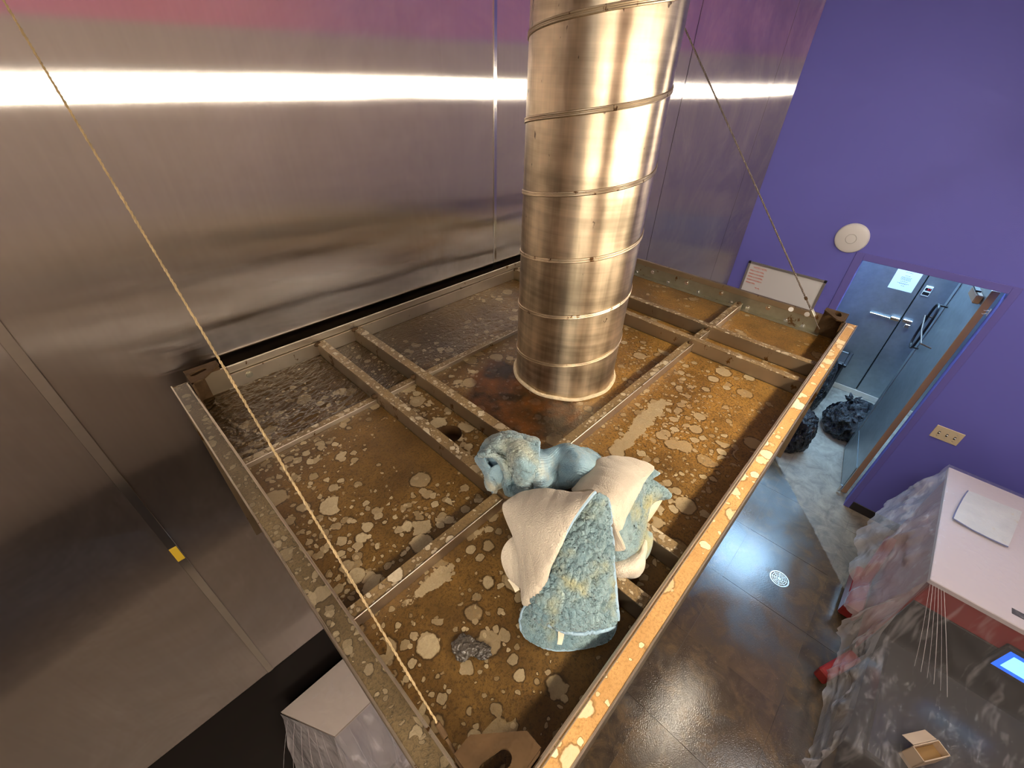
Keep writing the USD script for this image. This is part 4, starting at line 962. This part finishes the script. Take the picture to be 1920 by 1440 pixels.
# ------------------------------------------------------------------ red and black counter machine under plastic
cb = thing('counter_machine', 'red and black counter machine with pale pink top, wrapped in clear plastic', 'machine', (3.1, -1.3, 0))
part(cb, 'top_board', bx(2.53, 3.70, -1.95, -0.850, 0.965, 1.0, 0.004), 'board_pink')
part(cb, 'body', bx(2.56, 3.68, -1.93, -0.875, 0.10, 0.965, 0.006), 'red_body')
part(cb, 'red_fascia', bx(2.545, 2.56, -1.93, -0.875, 0.785, 0.965, 0.004), 'red_body')
part(cb, 'black_front', bx(2.540, 2.56, -1.93, -0.880, 0.12, 0.785, 0.004), 'black_body')
part(cb, 'slot', bx(2.60, 2.64, -1.50, -1.18, 0.999, 1.0012), 'black_plastic')
cp = part(cb, 'control_panel', bx(2.520, 2.545, -1.60, -1.24, 0.66, 0.86, 0.006), 'black_plastic')
part(cp, 'screen_edge', bx(2.5190, 2.5205, -1.58, -1.265, 0.685, 0.835), 'lcd_edge', label='deep blue border of the screen')
part(cp, 'screen', bx(2.5180, 2.5195, -1.56, -1.290, 0.710, 0.812), 'lcd_glow', label='lit blue screen')
part(cb, 'lower_deck', bx(1.78, 2.54, -1.93, -0.94, 0.05, 0.40, 0.01), 'black_body')
part(cb, 'base_rail', tube([(1.70, -0.872, 0.045), (1.95, -0.868, 0.045), (2.42, -0.878, 0.045)], 0.022, 12), 'black_plastic')
part(cb, 'red_foot', obox((2.36, -0.825, 0.085), np.array([0.905, -0.42, 0.05]) / np.linalg.norm([0.905, -0.42, 0.05]), np.array([0.42, 0.905, 0]) / np.linalg.norm([0.42, 0.905, 0]), Z_, 0.30, 0.075, 0.10, 0.01), 'red_body')
part(cb, 'red_foot', obox((3.02, -0.80, 0.10), X_, Y_, Z_, 0.42, 0.11, 0.14, 0.012), 'red_body')
part(cb, 'red_foot', obox((3.30, -0.83, 0.24), np.array([0.9, -0.1, 0.42]) / np.linalg.norm([0.9, -0.1, 0.42]), Y_, np.array([-0.42, 0.0, 0.9]) / np.linalg.norm([0.42, 0, 0.9]), 0.45, 0.07, 0.05, 0.01), 'red_body')

bxo = thing('cardboard_box', 'small open cardboard box poking through the plastic at the counter machine', 'box', (1.95, -1.13, 0.40))
u1 = np.array([0.80, -0.60, 0]); u2 = np.array([0.60, 0.80, 0])
bc = np.array([1.93, -1.14, 0.475])
part(bxo, 'base', obox(bc + Z_ * -0.03, u1, u2, Z_, 0.145, 0.055, 0.075, 0.002), 'cardboard', label='brown inside of the box')
for s_ in (-1, 1):
    part(bxo, 'side', obox(bc + u2 * s_ * 0.030 + Z_ * -0.008, u1, u2, Z_, 0.155, 0.005, 0.13, 0.001), 'cardboard_edge')
    part(bxo, 'end', obox(bc + u1 * s_ * 0.075 + Z_ * -0.008, u1, u2, Z_, 0.005, 0.065, 0.13, 0.001), 'cardboard_edge')
part(bxo, 'flap', obox(bc + u2 * 0.058 + Z_ * 0.042, u1, u2 * 0.85 - Z_ * 0.5, np.cross(u1, u2 * 0.85 - Z_ * 0.5), 0.14, 0.055, 0.004, 0.001), 'cardboard_edge')

# folded cloth on the board
CT = [[(3.121, -0.900), (3.25, -0.915), (3.38, -0.935), (3.486, -0.956)], [(3.105, -0.985), (3.24, -1.0), (3.38, -1.02), (3.495, -1.04)], [(3.098, -1.07), (3.24, -1.09), (3.38, -1.11), (3.50, -1.13)], [(3.102, -1.156), (3.24, -1.178), (3.38, -1.20), (3.512, -1.218)]]
G = spline_grid([[(x, y, 1.010) for x, y in r] for r in CT], 40, 40)
G[..., 2] += 0.008 * meshkit.fbm(G * np.array([9, 9, 0]), 3, 2) * 1.2
m, _ = grid_mesh(G, 0.004)
t = thing('cloth_napkin', 'folded white cloth with blue hem and yellow stain on the pink board', 'cloth', (3.3, -1.05, 1.005))
part(t, 'cloth', m, 'white_cloth', smooth=60)
part(t, 'hem', cat_(tube(G[:, 0], 0.0035, 8), tube(G[0], 0.0035, 8)), 'hem_dark_blue', label='dark blue hem')

# ------------------------------------------------------------------ plastic sheets
def skirt(corner_pts, profs, seed, amp, nt=46, step=0.02, arc=14):
    """corner_pts: perimeter polyline with outward directions worked out; profs: list of (t, out, z) per side; side k blends to k+1 round its corner"""
    cols = []
    P = [np.array(p, float) for p in corner_pts]
    side = []
    for k in range(len(P) - 1):
        d = P[k + 1] - P[k]
        L = np.linalg.norm(d)
        o = np.array([-d[1], d[0]]) / L
        side.append((P[k], d / L, L, o))
    seq = []
    for k, (p, d, L, o) in enumerate(side):
        for s in np.linspace(0, L, max(3, int(L / step))):
            seq.append((p + d * s, o, profs[k]))
        if k + 1 < len(side):
            o2 = side[k + 1][3]
            for w in np.linspace(0, 1, arc)[1:-1]:
                oo = (1 - w) * o + w * o2
                oo = oo / np.linalg.norm(oo)
                seq.append((P[k + 1], oo, (1 - w) * profs[k] + w * profs[k + 1]))
    T = np.linspace(0, 1, nt)
    G = np.zeros((len(seq), nt, 3))
    for i, (p, o, pr) in enumerate(seq):
        tt = np.linspace(0, 1, len(pr))
        out, z = np.interp(T, tt, pr[:, 0]), np.interp(T, tt, pr[:, 1])
        G[i, :, :2] = p + out[:, None] * o
        G[i, :, 2] = z
    s_id = np.arange(len(seq))[:, None] * 0.35
    nz = meshkit.fbm(np.stack([s_id + 0 * T, 0 * s_id + T * 1.6, 0 * s_id + 0 * T + seed], -1), 4, seed) - 0.5
    cr = meshkit.fbm(np.stack([s_id * 0.8 + 0 * T, 0 * s_id + T * 7, 0 * s_id + 0 * T + seed + 3], -1), 3, seed + 2) - 0.5
    k = amp * np.minimum(1, T * 3)[None] * (nz * 2 + cr * 0.7)
    o = np.array([q[1] for q in seq])
    G[..., 0] += k * o[:, None, 0]
    G[..., 1] += k * o[:, None, 1]
    G[..., 2] += np.abs(k) * 0.25
    return grid_mesh(G)[0]

sh = thing('plastic_sheet', 'clear plastic sheet draped over the red counter machine', 'plastic sheet', (3.1, -1.3, 0.5))
pk = np.array([(2.526, 1.008), (2.505, 0.90), (2.47, 0.72), (2.40, 0.56), (2.20, 0.475), (1.95, 0.445), (1.74, 0.425), (1.70, 0.30), (1.66, 0.08)])
tt = np.linspace(0, 1, 70)
pl = np.concatenate([[0], np.cumsum(np.linalg.norm(np.diff(pk, axis=0), axis=1))])
pl /= pl[-1]
fx, fz = np.interp(tt, pl, pk[:, 0]), np.interp(tt, pl, pk[:, 1])
ysf = np.linspace(-1.95, -0.846, 90)
G = np.zeros((70, 90, 3))
G[..., 0], G[..., 1], G[..., 2] = fx[:, None], ysf[None], fz[:, None]
rad = np.arctan2(1.008 - G[..., 2] + 0.02, -(G[..., 1] + 0.846) + 0.02)      # folds fan out from the front corner
nzf = meshkit.fbm(np.stack([rad * 9, tt[:, None] * 1.2 + 0 * G[..., 0], 0 * rad + 2], -1), 4, 8) - 0.5
crf = meshkit.fbm(np.stack([G[..., 1] * 9, tt[:, None] * 8 + 0 * rad, 0 * rad], -1), 4, 18) - 0.5
amp = np.minimum(1, tt * 4)[:, None] * 0.050 * (0.6 + 0.4 * np.clip(tt - 0.35, 0, 1)[:, None])
nf = np.stack([-np.gradient(fz), 0 * fx, np.gradient(fx)], 1)
nf /= np.linalg.norm(nf, axis=1, keepdims=True)
if nf[5, 0] > 0: nf = -nf
if nf[45, 2] < 0: nf[30:] = nf[30:]
G = G + (np.clip(nzf * 1.5 + crf * 0.8, -0.3, 1) * amp)[..., None] * np.abs(nf)[:, None] * np.array([-1, 0, 1])
part(sh, 'front_drape', grid_mesh(G)[0], 'film_clear', smooth=50)
top_line = np.vstack([np.stack([np.linspace(3.72, 2.53, 60)[:-1], np.full(59, -0.846), np.full(59, 1.008)], 1), G[:, -1]])
sl_ = np.concatenate([[0], np.cumsum(np.linalg.norm(np.diff(top_line, axis=0), axis=1))])
T = np.linspace(0, 1, 40)
nS = len(top_line)
bottom = np.interp(sl_, [0, 0.35, 0.9, 1.25, 1.6, 2.1, sl_[-1]], [0.62, 0.50, 0.34, 0.40, 0.20, 0.10, 0.05])
flare = np.interp(sl_, [0, 0.35, 0.9, 1.25, 1.6, 2.1, sl_[-1]], [0.10, 0.20, 0.15, 0.12, 0.08, 0.05, 0.02])
bottom = np.minimum(bottom + 0.10 * (meshkit.fbm(np.stack([sl_ * 5, 0 * sl_, 0 * sl_], 1), 3, 6) - 0.5), top_line[:, 2])
H = np.zeros((nS, 40, 3))
H[..., 0] = top_line[:, None, 0]
H[..., 2] = top_line[:, 2][:, None] * (1 - T) + bottom[:, None] * T
fold_ = meshkit.fbm(np.stack([sl_[:, None] * 9 + 0 * T, T[None] * 0.9 + 0 * sl_[:, None], 0 * sl_[:, None] * T], -1), 4, 14) - 0.5
cr_ = meshkit.fbm(np.stack([sl_[:, None] * 8 + 0 * T, T[None] * 7 + 0 * sl_[:, None], 0 * sl_[:, None] * T + 4], -1), 4, 15) - 0.5
H[..., 1] = top_line[:, None, 1] + flare[:, None] * T ** 1.2 + np.minimum(1, T * 3)[None] * np.maximum(fold_ * 0.13 + cr_ * 0.04, -0.01)
H[..., 0] -= np.minimum(1, T * 2)[None] * fold_ * 0.05
for k in range(6):                       # pleats drawn tight from the front corner
    y1 = -1.02 - 0.030 * k
    p0, p1 = np.array([2.518, -0.858 - 0.012 * k, 0.985]), np.array([2.33 - 0.012 * k, y1, 0.545])
    w = np.linspace(0, 1, 9)[:, None]
    part(sh, 'pleat', tube(p0 * (1 - w) + p1 * w + np.array([-0.035, 0, 0.012]) * np.sin(w * math.pi) * 0.9, 0.0010 + 0.0005 * (k % 2), 6), 'film_pleat')
part(sh, 'side_drape', grid_mesh(H)[0], 'film_side', smooth=50)
nx, ny = 40, 34
gx, gy = np.meshgrid(np.linspace(2.526, 3.72, nx), np.linspace(-1.95, -0.846, ny), indexing='ij')
G = np.stack([gx, gy, 1.0225 + 0.008 * (meshkit.fbm(np.stack([gx * 7, gy * 7, 0 * gx], -1), 3, 4) - 0.5)], -1)
G[0, :, 2] = G[-1, :, 2] = 1.008
G[:, 0, 2] = G[:, -1, 2] = 1.008
part(sh, 'cover', grid_mesh(G)[0], 'film_top', smooth=50)

# ------------------------------------------------------------------ wrapped oven below the hood
ov = thing('wrapped_oven', 'cream-topped oven wrapped in clear plastic below the hood', 'oven', (0.55, 0.9, 0))
lid = Polygon([(-0.204, 1.062), (-0.088, 0.830), (1.40, 0.828), (1.40, 1.062)])
part(ov, 'top_cover', ext(lid, 0.022, frame((0, 0, 1.017), X_, Y_, Z_)), 'cream_lid', smooth=False)
part(ov, 'body', ext(Polygon([(-0.18, 1.055), (-0.075, 0.845), (1.38, 0.843), (1.38, 1.055)]), 0.91, frame((0, 0, 0.105), X_, Y_, Z_)), 'oven_grey', smooth=False)
part(ov, 'leg', bx(-0.12, -0.06, 0.98, 1.04, 0, 0.105), 'black_body')
part(ov, 'leg', bx(1.28, 1.34, 0.98, 1.04, 0, 0.105), 'black_body')
part(ov, 'leg', bx(0.02, 0.08, 0.86, 0.92, 0, 0.105), 'black_body')
part(ov, 'leg', bx(1.28, 1.34, 0.86, 0.92, 0, 0.105), 'black_body')
for k in range(9):
    z = 0.965 - k * 0.075
    part(ov, 'louvre', obox((0.70, 0.836, z), X_, Y_ * 0.9 + Z_ * 0.43, np.cross(X_, Y_ * 0.9 + Z_ * 0.43), 1.24, 0.035, 0.006, 0.001), 'black_body')
sh2 = thing('plastic_sheet', 'clear plastic film wrapped round the oven below the hood', 'plastic sheet', (0.55, 0.9, 0.6))
pr1 = np.array([(0.004, 1.044), (0.02, 0.95), (0.07, 0.72), (0.12, 0.45), (0.14, 0.25)])
pr2 = np.array([(0.006, 1.044), (0.03, 0.95), (0.08, 0.72), (0.13, 0.45), (0.15, 0.25)])
part(sh2, 'drape', skirt([(1.40, 0.828), (-0.088, 0.830), (-0.204, 1.056)], [pr2, pr1], 9, 0.03), 'film_oven', smooth=50)
gx = np.linspace(0, 1, 30)
G = np.zeros((30, 10, 3))
for i, u in enumerate(gx):
    for j, v in enumerate(np.linspace(0, 1, 10)):
        a = np.array([-0.204, 1.060]) * (1 - v) + np.array([-0.088, 0.828]) * v
        b = np.array([1.40, 1.060]) * (1 - v) + np.array([1.40, 0.826]) * v
        G[i, j, :2] = a * (1 - u) + b * u
        G[i, j, 2] = 1.0435 + 0.003 * meshkit.noise(np.array([u * 14, v * 4, 0.3]))
part(sh2, 'cover', grid_mesh(G)[0], 'film_top', smooth=50)

for k in range(12):                      # pleats running down the film
    rg_ = np.random.default_rng(60 + k)
    x0 = rg_.uniform(-0.06, 0.5)
    z1 = rg_.uniform(0.35, 0.8)
    out0, out1 = 0.010, 0.02 + 0.11 * (1.04 - z1) / 0.6
    p0, p1 = np.array([x0, 0.828 - out0, 1.036]), np.array([x0 + rg_.uniform(-0.12, 0.16), 0.828 - out1 - 0.025, z1])
    w = np.linspace(0, 1, 7)[:, None]
    part(sh2, 'pleat', tube(p0 * (1 - w) + p1 * w + np.array([0, -0.012, 0]) * np.sin(w * math.pi), 0.0010, 6), 'film_pleat')
for k in range(6):
    w = np.linspace(0, 1, 7)[:, None]
    u = 0.15 + 0.13 * k
    e = np.array([-0.204, 1.056, 1.034]) * (1 - u) + np.array([-0.088, 0.830, 1.034]) * u
    o = np.array([-0.89, -0.46, 0])
    p1 = e + o * 0.12 + np.array([0.03 * (k - 2.5), -0.03, -0.45])
    part(sh2, 'pleat', tube((e + o * 0.012) * (1 - w) + p1 * w + o * 0.02 * np.sin(w * math.pi), 0.0009, 6), 'film_pleat')

# repeats carry a group
GROUPS = dict(microfibre_towel='towels piled on the hood top', rubbish_bag='black bags in the store room', hanger_cable='cables holding the hood', strip_light='row of strip lights', ceiling_light='added ceiling fill panels', plastic_sheet='clear plastic sheets')
for p_ in stage.GetPrimAtPath('/World').GetChildren():
    for nm, gr in GROUPS.items():
        if p_.GetName().startswith(nm):
            p_.SetCustomDataByKey('group', gr)
